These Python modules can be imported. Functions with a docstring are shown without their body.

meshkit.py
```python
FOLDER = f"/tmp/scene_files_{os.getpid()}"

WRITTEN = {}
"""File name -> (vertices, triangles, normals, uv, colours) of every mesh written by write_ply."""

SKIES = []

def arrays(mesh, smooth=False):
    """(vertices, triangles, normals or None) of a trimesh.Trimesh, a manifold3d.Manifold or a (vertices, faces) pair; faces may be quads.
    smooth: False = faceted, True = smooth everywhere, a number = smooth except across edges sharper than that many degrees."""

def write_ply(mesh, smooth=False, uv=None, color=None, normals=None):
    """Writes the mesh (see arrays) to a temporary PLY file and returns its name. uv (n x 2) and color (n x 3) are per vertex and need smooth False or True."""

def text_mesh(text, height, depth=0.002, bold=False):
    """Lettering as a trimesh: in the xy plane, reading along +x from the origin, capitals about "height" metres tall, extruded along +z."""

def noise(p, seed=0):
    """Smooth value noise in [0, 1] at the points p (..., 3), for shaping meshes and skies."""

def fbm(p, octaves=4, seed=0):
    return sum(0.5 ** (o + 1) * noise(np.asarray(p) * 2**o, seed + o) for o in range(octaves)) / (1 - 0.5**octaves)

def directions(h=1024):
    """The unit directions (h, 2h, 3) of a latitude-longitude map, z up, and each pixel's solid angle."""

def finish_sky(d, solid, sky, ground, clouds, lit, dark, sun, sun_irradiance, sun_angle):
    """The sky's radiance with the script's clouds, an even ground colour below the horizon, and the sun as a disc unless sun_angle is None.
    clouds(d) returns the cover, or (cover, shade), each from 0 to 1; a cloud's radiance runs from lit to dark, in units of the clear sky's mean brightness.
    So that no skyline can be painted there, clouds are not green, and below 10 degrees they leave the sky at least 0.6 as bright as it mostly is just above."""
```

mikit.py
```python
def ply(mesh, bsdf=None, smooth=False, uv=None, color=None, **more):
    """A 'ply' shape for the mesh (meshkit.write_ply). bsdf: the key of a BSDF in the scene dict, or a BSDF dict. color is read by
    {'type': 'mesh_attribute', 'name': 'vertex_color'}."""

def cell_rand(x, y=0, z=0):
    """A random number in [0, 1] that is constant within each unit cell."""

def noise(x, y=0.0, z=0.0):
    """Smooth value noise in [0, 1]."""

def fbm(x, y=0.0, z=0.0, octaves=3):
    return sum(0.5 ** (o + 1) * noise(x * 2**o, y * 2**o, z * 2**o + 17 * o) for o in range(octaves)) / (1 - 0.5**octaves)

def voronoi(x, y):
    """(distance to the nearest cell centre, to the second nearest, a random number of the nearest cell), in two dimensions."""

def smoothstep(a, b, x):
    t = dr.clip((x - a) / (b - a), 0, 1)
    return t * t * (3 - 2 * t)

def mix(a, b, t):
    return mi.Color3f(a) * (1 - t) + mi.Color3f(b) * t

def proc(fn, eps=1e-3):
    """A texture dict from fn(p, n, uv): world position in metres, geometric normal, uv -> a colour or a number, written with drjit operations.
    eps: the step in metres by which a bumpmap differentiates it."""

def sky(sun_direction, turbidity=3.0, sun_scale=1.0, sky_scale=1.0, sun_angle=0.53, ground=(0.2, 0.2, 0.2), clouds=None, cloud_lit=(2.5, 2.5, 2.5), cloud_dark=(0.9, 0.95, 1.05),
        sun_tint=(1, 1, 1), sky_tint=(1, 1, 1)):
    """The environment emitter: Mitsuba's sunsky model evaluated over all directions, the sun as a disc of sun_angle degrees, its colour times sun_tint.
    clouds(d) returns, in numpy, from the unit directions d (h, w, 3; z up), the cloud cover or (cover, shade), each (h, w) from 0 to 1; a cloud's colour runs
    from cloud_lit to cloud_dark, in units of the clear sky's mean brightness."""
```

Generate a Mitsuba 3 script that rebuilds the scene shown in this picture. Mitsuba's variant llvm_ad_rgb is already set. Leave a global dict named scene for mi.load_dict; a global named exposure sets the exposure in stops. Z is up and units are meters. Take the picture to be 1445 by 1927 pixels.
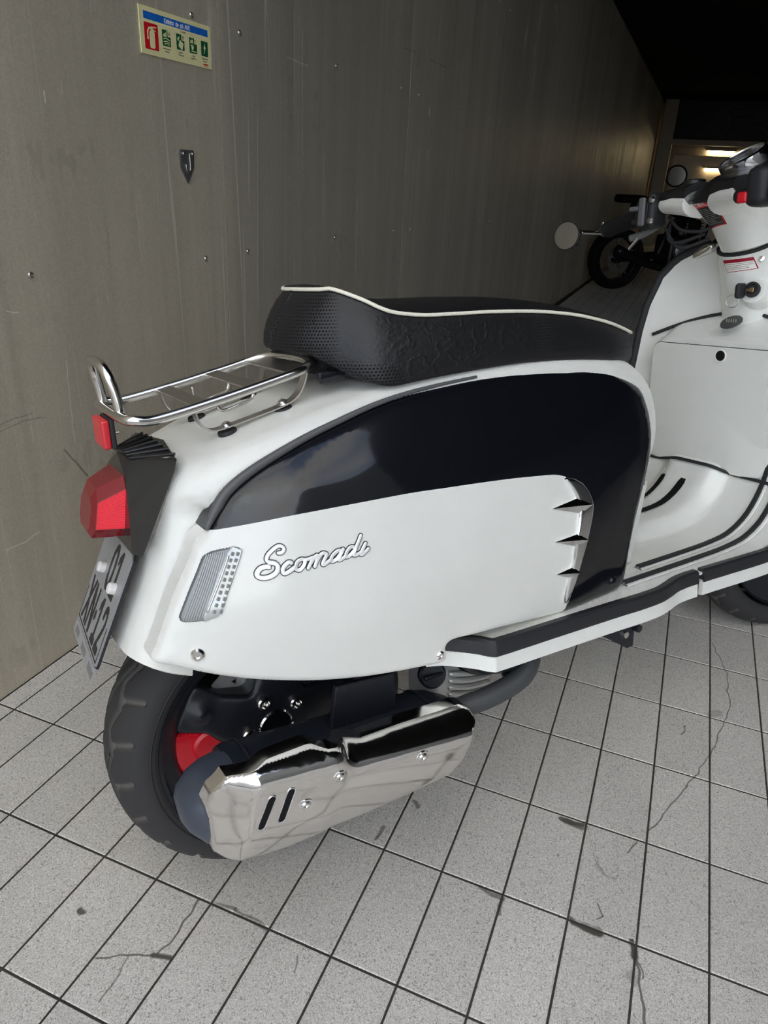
import math, random, numpy as np, trimesh, drjit as dr, mitsuba as mi, mikit, manifold3d
from mikit import noise as mnoise, fbm as mfbm, cell_rand, smoothstep, mix
from scipy.interpolate import RBFInterpolator, PchipInterpolator
from scipy.spatial import Delaunay
import shapely
from shapely.geometry import Polygon, LineString, Point
from shapely import affinity
T = mi.ScalarTransform4f
scene, labels = {}, {}
rng = random.Random(7)

# ------------------------------------------------------------------ camera, light, exposure
exposure = 3.15
CAM = np.array([-0.21959, -1.60610, 1.00524])
FWD = np.array([-0.32576599, 0.84769681, -0.41867247]); UPV = np.array([-0.200054, 0.37099774, 0.90682913])
scene['camera'] = {'type': 'perspective', 'fov': 2 * math.degrees(math.atan(722.5 / 1375.85)), 'fov_axis': 'x', 'near_clip': 0.02, 'far_clip': 200.0,
                   'to_world': T().look_at(origin=CAM.tolist(), target=(CAM + FWD).tolist(), up=UPV.tolist())}
def cloud_cover(d):
    import meshkit
    n = meshkit.fbm(d * np.array([3.0, 3.0, 5.0]), 4, 3)
    return np.clip((n - 0.36) * 4.0, 0, 1), np.clip((n - 0.5) * 2.5, 0, 1)
scene['sky'] = mikit.sky((0.35, -0.55, 0.75), turbidity=4.0, sun_scale=0.0, sky_scale=1.0, ground=(0.35, 0.34, 0.32), clouds=cloud_cover, cloud_lit=(2.25, 2.15, 2.0), cloud_dark=(1.2, 1.22, 1.25))
SKY_GAIN = 1.0

# ------------------------------------------------------------------ materials
def rgb(r, g, b): return {'type': 'rgb', 'value': [r, g, b]}
def srgb(r, g, b):
    f = lambda c: ((c / 255 + 0.055) / 1.055) ** 2.4 if c > 10 else c / 255 / 12.92
    return (f(r), f(g), f(b))
def mat(name, base, rough=0.5, metal=0.0, spec=0.5, clear=0.0, clear_gloss=0.95, bump=None, scale=1.0, **kw):
    b = {'type': 'principled', 'base_color': base if isinstance(base, dict) else rgb(*base), 'roughness': rough, 'metallic': metal, 'specular': spec}
    if clear: b['clearcoat'] = clear; b['clearcoat_gloss'] = clear_gloss
    b.update(kw)
    if bump is not None: b = {'type': 'bumpmap', 'arbitrary': bump, 'scale': scale, 'bsdf': b}
    scene[name] = {'type': 'twosided', 'bsdf': b}
    return name
mat('m_white', srgb(226, 226, 220), 0.25, spec=0.5, clear=1.0)
mat('m_black_gloss', (0.0035, 0.0042, 0.007), 0.06, spec=0.45, clear=0.6)
mat('m_housing', (0.006, 0.0065, 0.008), 0.03, spec=0.7, clear=1.0)
mat('m_housing_top', (0.012, 0.012, 0.012), 0.35, spec=0.5)
mat('m_grey_trim', (0.10, 0.10, 0.105), 0.45)
mat('m_rubber', (0.022, 0.022, 0.024), 0.62, spec=0.35)
mat('m_tyre', {'type': 'mesh_attribute', 'name': 'vertex_color'}, 0.68, spec=0.3)
mat('m_board_rubber', (0.022, 0.022, 0.025), 0.42, spec=0.45)
mat('m_black_satin', (0.010, 0.0115, 0.016), 0.38, spec=0.45)
mat('m_black_exhaust', (0.013, 0.016, 0.024), 0.42, spec=0.5)
mat('m_end_cap', (0.045, 0.055, 0.075), 0.38, spec=0.5)
mat('m_pipe', (0.055, 0.058, 0.062), 0.5, spec=0.4)
mat('m_dark', (0.006, 0.006, 0.007), 0.7, spec=0.2)
mat('m_grip', (0.012, 0.012, 0.013), 0.7, spec=0.3)
mat('m_switch', (0.018, 0.018, 0.02), 0.5, spec=0.4)
mat('m_switch_grey', (0.13, 0.13, 0.135), 0.5, spec=0.4)
scene['m_chrome'] = {'type': 'twosided', 'bsdf': {'type': 'roughconductor', 'material': 'Cr', 'alpha': 0.03, 'specular_reflectance': rgb(1, 1, 1)}}
mat('m_chrome', (0.86, 0.86, 0.86), 0.06, metal=1.0)
mat('m_stainless', (0.78, 0.76, 0.72), 0.14, metal=1.0)
def steel_bump(p, n, uv):
    return mfbm(p.x * 40, p.y * 40, p.z * 60, 3) + 0.15 * mnoise(p.x * 900, p.y * 900, p.z * 90)
mat('m_shield', (0.84, 0.82, 0.79), 0.10, metal=1.0, bump=mikit.proc(steel_bump, 5e-4), scale=0.00006)
mat('m_flat_steel', (0.62, 0.60, 0.57), 0.32, metal=1.0)
mat('m_engine_alu', (0.62, 0.62, 0.60), 0.45, metal=0.6)
mat('m_disc', (0.62, 0.62, 0.60), 0.35, metal=0.7)
mat('m_red_paint', srgb(196, 14, 34), 0.35, clear=0.4)
mat('m_red_lens_unlit', (0.20, 0.004, 0.010), 0.10, spec=0.6, clear=1.0)
mat('m_red_lens_lit', (0.86, 0.012, 0.035), 0.16, spec=0.5, clear=0.8)  # same lens painted brighter, for side faces that look lit through
mat('m_red_ribs', (0.75, 0.02, 0.04), 0.25, spec=0.5, clear=0.6)
mat('m_reflector', (0.62, 0.02, 0.03), 0.15, clear=1.0)
mat('m_lens_grey', (0.22, 0.23, 0.235), 0.25, metal=0.4, clear=0.8)
mat('m_lens_rib', (0.42, 0.43, 0.43), 0.22, metal=0.5)
mat('m_lens_dark', (0.10, 0.105, 0.11), 0.25, clear=0.5)
mat('m_facet', (0.36, 0.37, 0.37), 0.15, metal=0.5)
mat('m_crystal', (0.50, 0.52, 0.51), 0.12, metal=0.4, clear=1.0)
scene['m_clear'] = {'type': 'thindielectric', 'int_ior': 1.45}
mat('m_plate', (0.27, 0.275, 0.28), 0.35, spec=0.5)
mat('m_plate_strip', (0.30, 0.305, 0.31), 0.4)
mat('m_ink', (0.015, 0.015, 0.016), 0.4)
mat('m_cap_white', (0.75, 0.74, 0.72), 0.35)
mat('m_piping', srgb(236, 232, 215), 0.45)
mat('m_red_print', srgb(205, 20, 38), 0.4)
mat('m_red_print_dark', srgb(150, 15, 40), 0.4)
mat('m_white_print', srgb(235, 232, 226), 0.45)
mat('m_grey_print', srgb(120, 118, 115), 0.45)
mat('m_emblem', (0.92, 0.92, 0.91), 0.38, metal=0.35)
mat('m_badge', (0.12, 0.12, 0.12), 0.3, metal=0.5)
mat('m_mirror', (0.30, 0.295, 0.28), 0.03, metal=1.0)
mat('m_brass', (0.55, 0.42, 0.22), 0.3, metal=1.0)

TR = {
 'panel': [[-0.1073,0.155,0.6033],[-0.0927,0.152,0.6243],[-0.0759,0.15,0.6434],[-0.0475,0.149,0.661],[-0.0113,0.147,0.6764],[0.0328,0.146,0.693],[0.0786,0.145,0.7068],[0.1263,0.144,0.7199],[0.1761,0.143,0.7295],[0.238,0.141,0.7363],[0.303,0.14,0.7409],[0.3725,0.139,0.7419],[0.4481,0.137,0.7396],[0.5191,0.134,0.7348],[0.5866,0.128,0.7258],[0.6352,0.126,0.7091],[0.6679,0.126,0.6901],[0.6801,0.135,0.6585],[0.6808,0.146,0.6246],[0.6752,0.154,0.5936],[0.6573,0.165,0.5569],[0.6391,0.172,0.5196],[0.619,0.18,0.4785],[0.6034,0.186,0.4312],[0.5917,0.19,0.382],[0.5717,0.193,0.3667],[0.4895,0.198,0.3646],[0.4316,0.2,0.3655],[0.3178,0.208,0.3799],[0.2554,0.21,0.3854],[0.2031,0.211,0.3883],[0.2003,0.21,0.36],[0.1453,0.208,0.3637],[0.0789,0.205,0.3731],[0.0181,0.2,0.385],[-0.0242,0.195,0.3959],[-0.0769,0.187,0.4119],[-0.1254,0.176,0.4302],[-0.1646,0.163,0.4477],[-0.1873,0.155,0.4584],[-0.1766,0.152,0.4788],[-0.1518,0.152,0.5315],[-0.1303,0.153,0.5701],[-0.1194,0.154,0.5931]],
 'panel_in': [[0.1019,0.181,0.6538],[0.0718,0.222,0.4804],[0.2423,0.222,0.5129],[0.4476,0.19,0.625],[-0.0587,0.198,0.5278],[0.2785,0.172,0.6838],[0.5274,0.165,0.6676],[0.4614,0.212,0.4673],[0.0161,0.196,0.5914],[0.166,0.205,0.599],[0.3461,0.212,0.5588],[-0.1064,0.182,0.5139],[0.0039,0.171,0.6541],[0.155,0.22,0.4328],[0.53,0.196,0.5453],[0.5962,0.176,0.6003]],
 'bw': [[-0.1073,0.155,0.6033],[-0.1001,0.157,0.6056],[-0.0549,0.1728,0.6101],[-0.0057,0.1855,0.6144],[0.062,0.1946,0.6166],[0.1376,0.1986,0.6169],[0.2035,0.2005,0.6143],[0.2562,0.2017,0.612],[0.3131,0.2016,0.6084],[0.3639,0.201,0.6037],[0.401,0.2006,0.5994],[0.4235,0.2013,0.5922],[0.4463,0.2026,0.5796],[0.4637,0.2053,0.5554],[0.4728,0.2081,0.5247],[0.4691,0.2105,0.5002],[0.4598,0.2117,0.4632],[0.4528,0.2075,0.4233],[0.4436,0.2025,0.3873],[0.4343,0.1998,0.3638]],
 'chrome': [[0.4228,0.2015,0.5916],[0.4382,0.2014,0.5876],[0.4544,0.2021,0.5784],[0.467,0.2034,0.5644],[0.4752,0.2049,0.5483],[0.477,0.2058,0.54],[0.4732,0.2083,0.5221],[0.4651,0.2112,0.4968],[0.4543,0.2122,0.4629],[0.4477,0.2077,0.4228],[0.4387,0.2024,0.385],[0.4303,0.2031,0.3876],[0.4299,0.2046,0.3971],[0.4316,0.2106,0.4365],[0.4332,0.2123,0.4509],[0.4354,0.2141,0.4888],[0.4383,0.2134,0.5045],[0.442,0.2121,0.5185],[0.4445,0.2097,0.5391],[0.4401,0.207,0.5594],[0.4305,0.2048,0.5752],[0.4179,0.2021,0.5905]],
 'fin0': [[0.3858,0.2113,0.5535],[0.4401,0.2071,0.5588],[0.4644,0.2065,0.5467],[0.4466,0.2095,0.5393]],
 'fin1': [[0.3911,0.2158,0.5018],[0.4403,0.2133,0.5041],[0.4549,0.2125,0.4931],[0.4373,0.214,0.489]],
 'fin2': [[0.3997,0.2129,0.4466],[0.4353,0.2121,0.4504],[0.4451,0.2105,0.441],[0.4337,0.2104,0.4359]],
 'indicator': [[-0.1175,0.1586,0.5772],[-0.1127,0.1601,0.5809],[-0.1066,0.1623,0.5836],[-0.0902,0.1686,0.5863],[-0.0807,0.1725,0.5864],[-0.0761,0.1753,0.584],[-0.075,0.177,0.5804],[-0.0771,0.178,0.5751],[-0.0842,0.1798,0.5609],[-0.092,0.181,0.545],[-0.1004,0.1814,0.5288],[-0.1079,0.1808,0.5138],[-0.1118,0.1795,0.5081],[-0.1163,0.1774,0.5053],[-0.125,0.1729,0.5027],[-0.1357,0.1672,0.5017],[-0.1462,0.1616,0.5017],[-0.1512,0.1586,0.5039],[-0.1526,0.157,0.5081],[-0.1508,0.1569,0.5133],[-0.1426,0.1574,0.5299],[-0.1345,0.1577,0.5455],[-0.1256,0.1582,0.5617]],
 'rib0': [[-0.1128,0.1602,0.5801],[-0.1301,0.161,0.5427],[-0.1489,0.1596,0.5046]],
 'rib1': [[-0.1105,0.1613,0.5805],[-0.1277,0.1623,0.543],[-0.1462,0.161,0.5047]],
 'rib2': [[-0.1082,0.1623,0.5808],[-0.1252,0.1636,0.5433],[-0.1436,0.1624,0.5049]],
 'rib3': [[-0.1059,0.1634,0.5811],[-0.1227,0.165,0.5436],[-0.1409,0.1638,0.5051]],
 'rib4': [[-0.1035,0.1644,0.5814],[-0.1203,0.1663,0.5439],[-0.1382,0.1652,0.5053]],
 'rib5': [[-0.1012,0.1653,0.5817],[-0.1178,0.1676,0.5442],[-0.1355,0.1667,0.5055]],
 'rib6': [[-0.0989,0.1663,0.582],[-0.1153,0.169,0.5445],[-0.1328,0.1682,0.5057]],
 'rib7': [[-0.0965,0.1673,0.5823],[-0.1129,0.1703,0.5448],[-0.1301,0.1696,0.5059]],
 'rib8': [[-0.0941,0.1682,0.5826],[-0.1104,0.1716,0.5451],[-0.1275,0.1711,0.5061]],
 'ledbar': [[-0.0915,0.171,0.5779],[-0.1063,0.1729,0.5482],[-0.1235,0.1719,0.5145]],
 'led': [[-0.0815,0.1749,0.579],[-0.0848,0.1759,0.5721],[-0.088,0.1768,0.5651],[-0.0912,0.1775,0.558],[-0.0944,0.1781,0.5509],[-0.0976,0.1787,0.5438],[-0.1007,0.1792,0.5366],[-0.1038,0.1795,0.5293],[-0.1068,0.1798,0.522],[-0.1098,0.1797,0.5145]],
 'led2': [[-0.0869,0.1725,0.5795],[-0.0903,0.1733,0.5725],[-0.0936,0.174,0.5655],[-0.0969,0.1746,0.5584],[-0.1002,0.1751,0.5513],[-0.1035,0.1756,0.5441],[-0.1068,0.1759,0.5369],[-0.11,0.1762,0.5297],[-0.1131,0.1763,0.5224],[-0.1162,0.1761,0.5149]],
 'ledframe': [[-0.0919,0.1696,0.5814],[-0.0776,0.1748,0.5837],[-0.0769,0.177,0.5782],[-0.0932,0.18,0.5466],[-0.1098,0.1799,0.513],[-0.1175,0.1765,0.5071],[-0.1281,0.1703,0.5089]],
 'let0': [[-0.0368,0.1916,0.5744],[-0.0329,0.1925,0.5744],[-0.0299,0.1923,0.5773],[-0.0305,0.1911,0.5807],[-0.0352,0.1893,0.5824],[-0.0424,0.1886,0.5789],[-0.0489,0.1884,0.5737],[-0.0514,0.1894,0.5685],[-0.0489,0.1912,0.5653],[-0.0432,0.1932,0.5637],[-0.0403,0.1952,0.5594],[-0.0425,0.1963,0.5536],[-0.049,0.1957,0.5495],[-0.0578,0.1935,0.5483],[-0.0638,0.1909,0.5506],[-0.0645,0.1894,0.5547],[-0.0601,0.1895,0.5594],[-0.054,0.191,0.5609],[-0.0504,0.1923,0.56]],
 'let1': [[-0.0241,0.1983,0.5615],[-0.0273,0.1974,0.5623],[-0.0331,0.1972,0.5584],[-0.0356,0.1979,0.5537],[-0.0345,0.199,0.5504],[-0.0298,0.1998,0.5511],[-0.0218,0.2004,0.5551]],
 'let2': [[-0.0202,0.2009,0.5544],[-0.0173,0.1998,0.561],[-0.0116,0.2001,0.5634],[-0.0076,0.2012,0.5619],[-0.0093,0.2022,0.5568],[-0.0148,0.2025,0.5518],[-0.0188,0.2018,0.5519],[-0.0203,0.2008,0.5547]],
 'let3': [[-0.0081,0.201,0.5623],[-0.0012,0.202,0.5626],[0.0024,0.2026,0.5628],[-0.0052,0.2041,0.5519]],
 'let4': [[-0.0008,0.2033,0.5583],[0.0059,0.2027,0.5642],[0.009,0.2033,0.5637],[0.003,0.2053,0.5525]],
 'let5': [[0.0056,0.2044,0.5577],[0.0137,0.2035,0.5658],[0.0186,0.2043,0.5655],[0.0195,0.205,0.5634],[0.0132,0.2063,0.5547],[0.0147,0.207,0.5527],[0.0216,0.2072,0.5561]],
 'let6': [[0.0391,0.2073,0.5655],[0.0349,0.2066,0.5662],[0.0282,0.2065,0.5625],[0.024,0.2072,0.5575],[0.0256,0.2081,0.5547],[0.0315,0.2085,0.5568],[0.0395,0.2078,0.5641]],
 'let7': [[0.0415,0.2073,0.5669],[0.034,0.2088,0.5569],[0.0351,0.2095,0.5548],[0.0421,0.2097,0.5576]],
 'let8': [[0.055,0.209,0.5673],[0.0506,0.2084,0.5674],[0.0447,0.209,0.562],[0.0437,0.21,0.5573],[0.0477,0.2105,0.5575],[0.0563,0.2101,0.5635]],
 'let9': [[0.0669,0.2072,0.5792],[0.0545,0.2107,0.5604],[0.0554,0.2116,0.5571],[0.0625,0.212,0.5589]],
 'let10': [[0.0713,0.2104,0.5689],[0.0634,0.2122,0.5582],[0.0653,0.2128,0.5564],[0.074,0.2124,0.5619]],
 'bolts': [[-0.1386,0.1703,0.4612],[0.1868,0.2107,0.3757],[0.5511,0.1949,0.3921]],
 'shield': [[-0.14,0.2365,0.3306],[-0.0905,0.244,0.338],[-0.0345,0.2381,0.3333],[-0.0285,0.2391,0.3319],[-0.0109,0.2501,0.3232],[-0.005,0.2501,0.3224],[0.0443,0.232,0.3074],[0.1143,0.2269,0.3011],[0.179,0.2243,0.2939],[0.215,0.2218,0.2907],[0.2281,0.2263,0.2856],[0.2282,0.2434,0.2755],[0.2141,0.2552,0.2666],[0.2018,0.2512,0.2237],[0.1837,0.2417,0.1971],[0.1229,0.2346,0.1885],[0.051,0.2261,0.1811],[-0.0053,0.2218,0.1796],[-0.0638,0.216,0.1742],[-0.1005,0.2153,0.1782],[-0.1304,0.2186,0.1882],[-0.1436,0.2099,0.1924],[-0.1566,0.2058,0.2067],[-0.1583,0.2124,0.2274],[-0.1602,0.2193,0.267],[-0.1632,0.219,0.2876],[-0.1554,0.2273,0.3103]],
 'slot0': [[-0.0941,0.2575,0.2939],[-0.1075,0.2489,0.2538]],
 'slot1': [[-0.0694,0.2583,0.2943],[-0.0813,0.2496,0.2529]],
 'shbolts': [[-0.0494,0.2521,0.2608],[0.1236,0.2575,0.2622],[-0.003,0.2587,0.2866]],
 'piping': [[0.092,0.0163,0.8657],[0.0954,0.0336,0.8675],[0.1007,0.0493,0.8682],[0.1164,0.0751,0.864],[0.1437,0.0955,0.8516],[0.1638,0.108,0.8405],[0.1857,0.112,0.8337],[0.2252,0.116,0.8292],[0.2723,0.118,0.8284],[0.3386,0.117,0.828],[0.42,0.116,0.8249],[0.487,0.114,0.8186],[0.5364,0.111,0.8113],[0.6069,0.103,0.7965],[0.6778,0.085,0.7769]],
 'seatbot': [[0.0554,0.0175,0.7937],[0.0628,0.0435,0.7947],[0.0728,0.0622,0.7923],[0.0869,0.0793,0.7852],[0.1084,0.0961,0.77],[0.1315,0.124,0.7572],[0.1603,0.136,0.7476],[0.2045,0.139,0.7507],[0.2573,0.139,0.7544],[0.3233,0.138,0.7573],[0.4052,0.136,0.7587],[0.5217,0.13,0.7529],[0.6061,0.12,0.7438],[0.6666,0.1,0.7355]],
 'railr': [[-0.1677,0.08,0.7317],[-0.1514,0.08,0.7278],[-0.1268,0.08,0.7279],[-0.0607,0.08,0.7413],[0.01,0.08,0.7557],[0.0549,0.08,0.7662],[0.0752,0.075,0.7715]],
 'wheelpts': [[0.0002,0.055,0.2435],[-0.0171,0.055,0.2866],[0.0335,0.055,0.27],[-0.0441,0.055,0.2423],[-0.119,0.05,0.3126],[-0.1041,0,0.2195],[-0.0642,0.04,0.3178]],
 'tailr': [[-0.2043,0.05,0.6384],[-0.1726,0.055,0.6439],[-0.1808,0.055,0.5855],[-0.2179,0.05,0.585],[-0.2072,0,0.6484],[-0.2232,0,0.5942]],
 'tailh': [[-0.1704,0.062,0.6499],[-0.1246,0.085,0.6607],[-0.1137,0.075,0.6733],[-0.1031,0,0.6774],[-0.1661,0.02,0.6686],[-0.1685,0.082,0.5704],[-0.1757,0.07,0.5646],[-0.1804,0.06,0.5785]],
 'tlens': [[-0.1812,0.055,0.5827]],
 'board': [[0.2208,0.19,0.3836],[0.2803,0.214,0.3702]],
}
TR = {k: np.array(v, float) for k, v in TR.items()}

# ------------------------------------------------------------------ mesh tools (scooter parts are written in its own frame: x forward, y to its right, z up)
TH, LN = 0.622, 0.13                      # heading from the wall, lean on the side stand
ORIG = np.array([-0.679, -0.843, 0.0])
F_ = np.array([math.sin(TH), math.cos(TH), 0]); R_ = np.array([math.cos(TH), -math.sin(TH), 0]); U_ = np.array([0, 0, 1.0])
U2 = U_ * math.cos(LN) - R_ * math.sin(LN); R2 = R_ * math.cos(LN) + U_ * math.sin(LN)
MS = np.stack([F_, R2, U2], 1)
M4 = np.eye(4); M4[:3, :3] = MS; M4[:3, 3] = ORIG
def mk(v, f): return trimesh.Trimesh(np.asarray(v, float), np.asarray(f, int), process=False)
def cat(ms): return trimesh.util.concatenate(list(ms))
def free(key):
    if key not in scene: return key
    i = 1
    while f'{key}_{i:03d}' in scene: i += 1
    return f'{key}_{i:03d}'
def add(key, mesh, m, smooth=35, label=None, category=None, group=None, kind=None, xf=None):
    key = free(key)
    if hasattr(mesh, 'to_mesh'):
        q = mesh.to_mesh(); mesh = mk(q.vert_properties[:, :3], q.tri_verts)
    if xf is not None:
        mesh = mesh.copy(); mesh.apply_transform(xf)
        if np.linalg.det(xf[:3, :3]) < 0: mesh.invert()
    scene[key] = mikit.ply(mesh, m, smooth=smooth)
    tag(key, label, category, group, kind)
    return key
def tag(key, label=None, category=None, group=None, kind=None):
    d = {k: v for k, v in (('label', label), ('category', category), ('group', group), ('kind', kind)) if v}
    if d: labels.setdefault(key, {}).update(d)
def S(key, mesh, m, smooth=35, label=None): return add('scooter__' + key, mesh, m, smooth, label, xf=M4)
def cr(pts, n=8, closed=False):
    p = np.asarray(pts, float); N = len(p); out = []
    for i in range(N if closed else N - 1):
        a, b, c, d = (p[(i + k) % N] if closed else p[min(max(i + k, 0), N - 1)] for k in (-1, 0, 1, 2))
        for t in np.arange(n) / n:
            out.append(0.5 * (2 * b + (c - a) * t + (2 * a - 5 * b + 4 * c - d) * t * t + (3 * b - a - 3 * c + d) * t ** 3))
    if not closed: out.append(p[-1])
    return np.array(out)
def tube(pts, r, n=12, closed=False, sx=1.0, up=None):
    p = np.asarray(pts, float); N = len(p); r = np.broadcast_to(r, N)
    t = (np.roll(p, -1, 0) - np.roll(p, 1, 0)) if closed else np.gradient(p, axis=0)
    t /= np.linalg.norm(t, axis=1, keepdims=True) + 1e-12
    u = np.array(up if up is not None else ([0, 0, 1] if abs(t[0][2]) < 0.9 else [1, 0, 0]), float)
    rings = []
    for i in range(N):
        if up is not None: u = np.array(up, float)
        u = u - t[i] * (u @ t[i]); u /= np.linalg.norm(u) + 1e-12
        w = np.cross(t[i], u); a = np.linspace(0, 2 * np.pi, n, endpoint=False)
        rings.append(p[i] + r[i] * (np.cos(a)[:, None] * u + sx * np.sin(a)[:, None] * w))
    return skin(rings, wrap=closed)
def skin(rings, wrap=False, caps=True, closed=True):
    R = np.array(rings); N, n = R.shape[:2]; v = R.reshape(-1, 3); f = []
    for i in range(N if wrap else N - 1):
        a, b = i * n, ((i + 1) % N) * n
        for j in range(n if closed else n - 1):
            k = (j + 1) % n; f += [[a + j, a + k, b + k], [a + j, b + k, b + j]]
    if caps and not wrap and closed:
        v = np.vstack([v, R[0].mean(0), R[-1].mean(0)]); c0, c1 = N * n, N * n + 1
        for j in range(n):
            k = (j + 1) % n; f += [[c0, k, j], [c1, (N - 1) * n + j, (N - 1) * n + k]]
    m = mk(v, f)
    if closed and caps and m.is_watertight and m.volume < 0: m.invert()
    return m
def sheet(P, th=None):
    """grid of points (a, b, 3) as a surface; th: thickness vectors or a scalar offset along -normal"""
    P = np.asarray(P, float); A, B = P.shape[:2]
    f = []
    for i in range(A - 1):
        for j in range(B - 1):
            a = i * B + j; f += [[a, a + 1, a + B + 1], [a, a + B + 1, a + B]]
    if th is None: return mk(P.reshape(-1, 3), f)
    m = mk(P.reshape(-1, 3), f); nv = m.vertex_normals
    v2 = m.vertices - nv * th; n = A * B; f2 = [[c + n, b + n, a + n] for a, b, c in f]
    loop = [j for j in range(B)] + [i * B + B - 1 for i in range(1, A)] + [(A - 1) * B + j for j in range(B - 2, -1, -1)] + [i * B for i in range(A - 2, 0, -1)]
    for a, b in zip(loop, loop[1:] + loop[:1]): f2 += [[b, a, a + n], [b, a + n, b + n]]
    return mk(np.vstack([m.vertices, v2]), np.array(f + f2))
def hull(pts):
    return trimesh.convex.convex_hull(np.asarray(pts, float))
def rbox(size, r=0.003, c=(0, 0, 0), R=None, seg=6):
    s = np.array(size, float) / 2; r = min(r, s.min() * 0.98)
    sp = manifold3d.Manifold.sphere(r, seg * 2)
    m = manifold3d.Manifold.batch_hull([sp.translate([x * (s[0] - r), y * (s[1] - r), z * (s[2] - r)]) for x in (-1, 1) for y in (-1, 1) for z in (-1, 1)])
    q = m.to_mesh(); t = mk(q.vert_properties[:, :3], q.tri_verts)
    if R is not None: t.vertices = t.vertices @ np.asarray(R).T
    t.vertices = t.vertices + np.asarray(c, float); return t
def frame_z(d, up=(0, 0, 1)):
    z = np.array(d, float); z /= np.linalg.norm(z); u = np.array(up, float)
    if abs(u @ z) > 0.95: u = np.array([1.0, 0, 0])
    x = np.cross(u, z); x /= np.linalg.norm(x); return np.stack([x, np.cross(z, x), z], 1)
def lathe(prof, c=(0, 0, 0), d=(0, 0, 1), n=32, up=(0, 0, 1)):
    """profile [(r, h)] turned about direction d through c"""
    R = frame_z(d, up); a = np.linspace(0, 2 * np.pi, n, endpoint=False)
    rings = [np.stack([max(r, 1e-5) * np.cos(a), max(r, 1e-5) * np.sin(a), np.full(n, h)], 1) @ R.T + np.asarray(c, float) for r, h in prof]
    return skin(rings, caps=tuple(prof[0]) != tuple(prof[-1]))
def ball(c, r, s=(1, 1, 1), sub=3):
    m = trimesh.creation.icosphere(subdivisions=sub, radius=1.0); m.vertices = m.vertices * np.array(s) * r + np.array(c); return m
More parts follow.
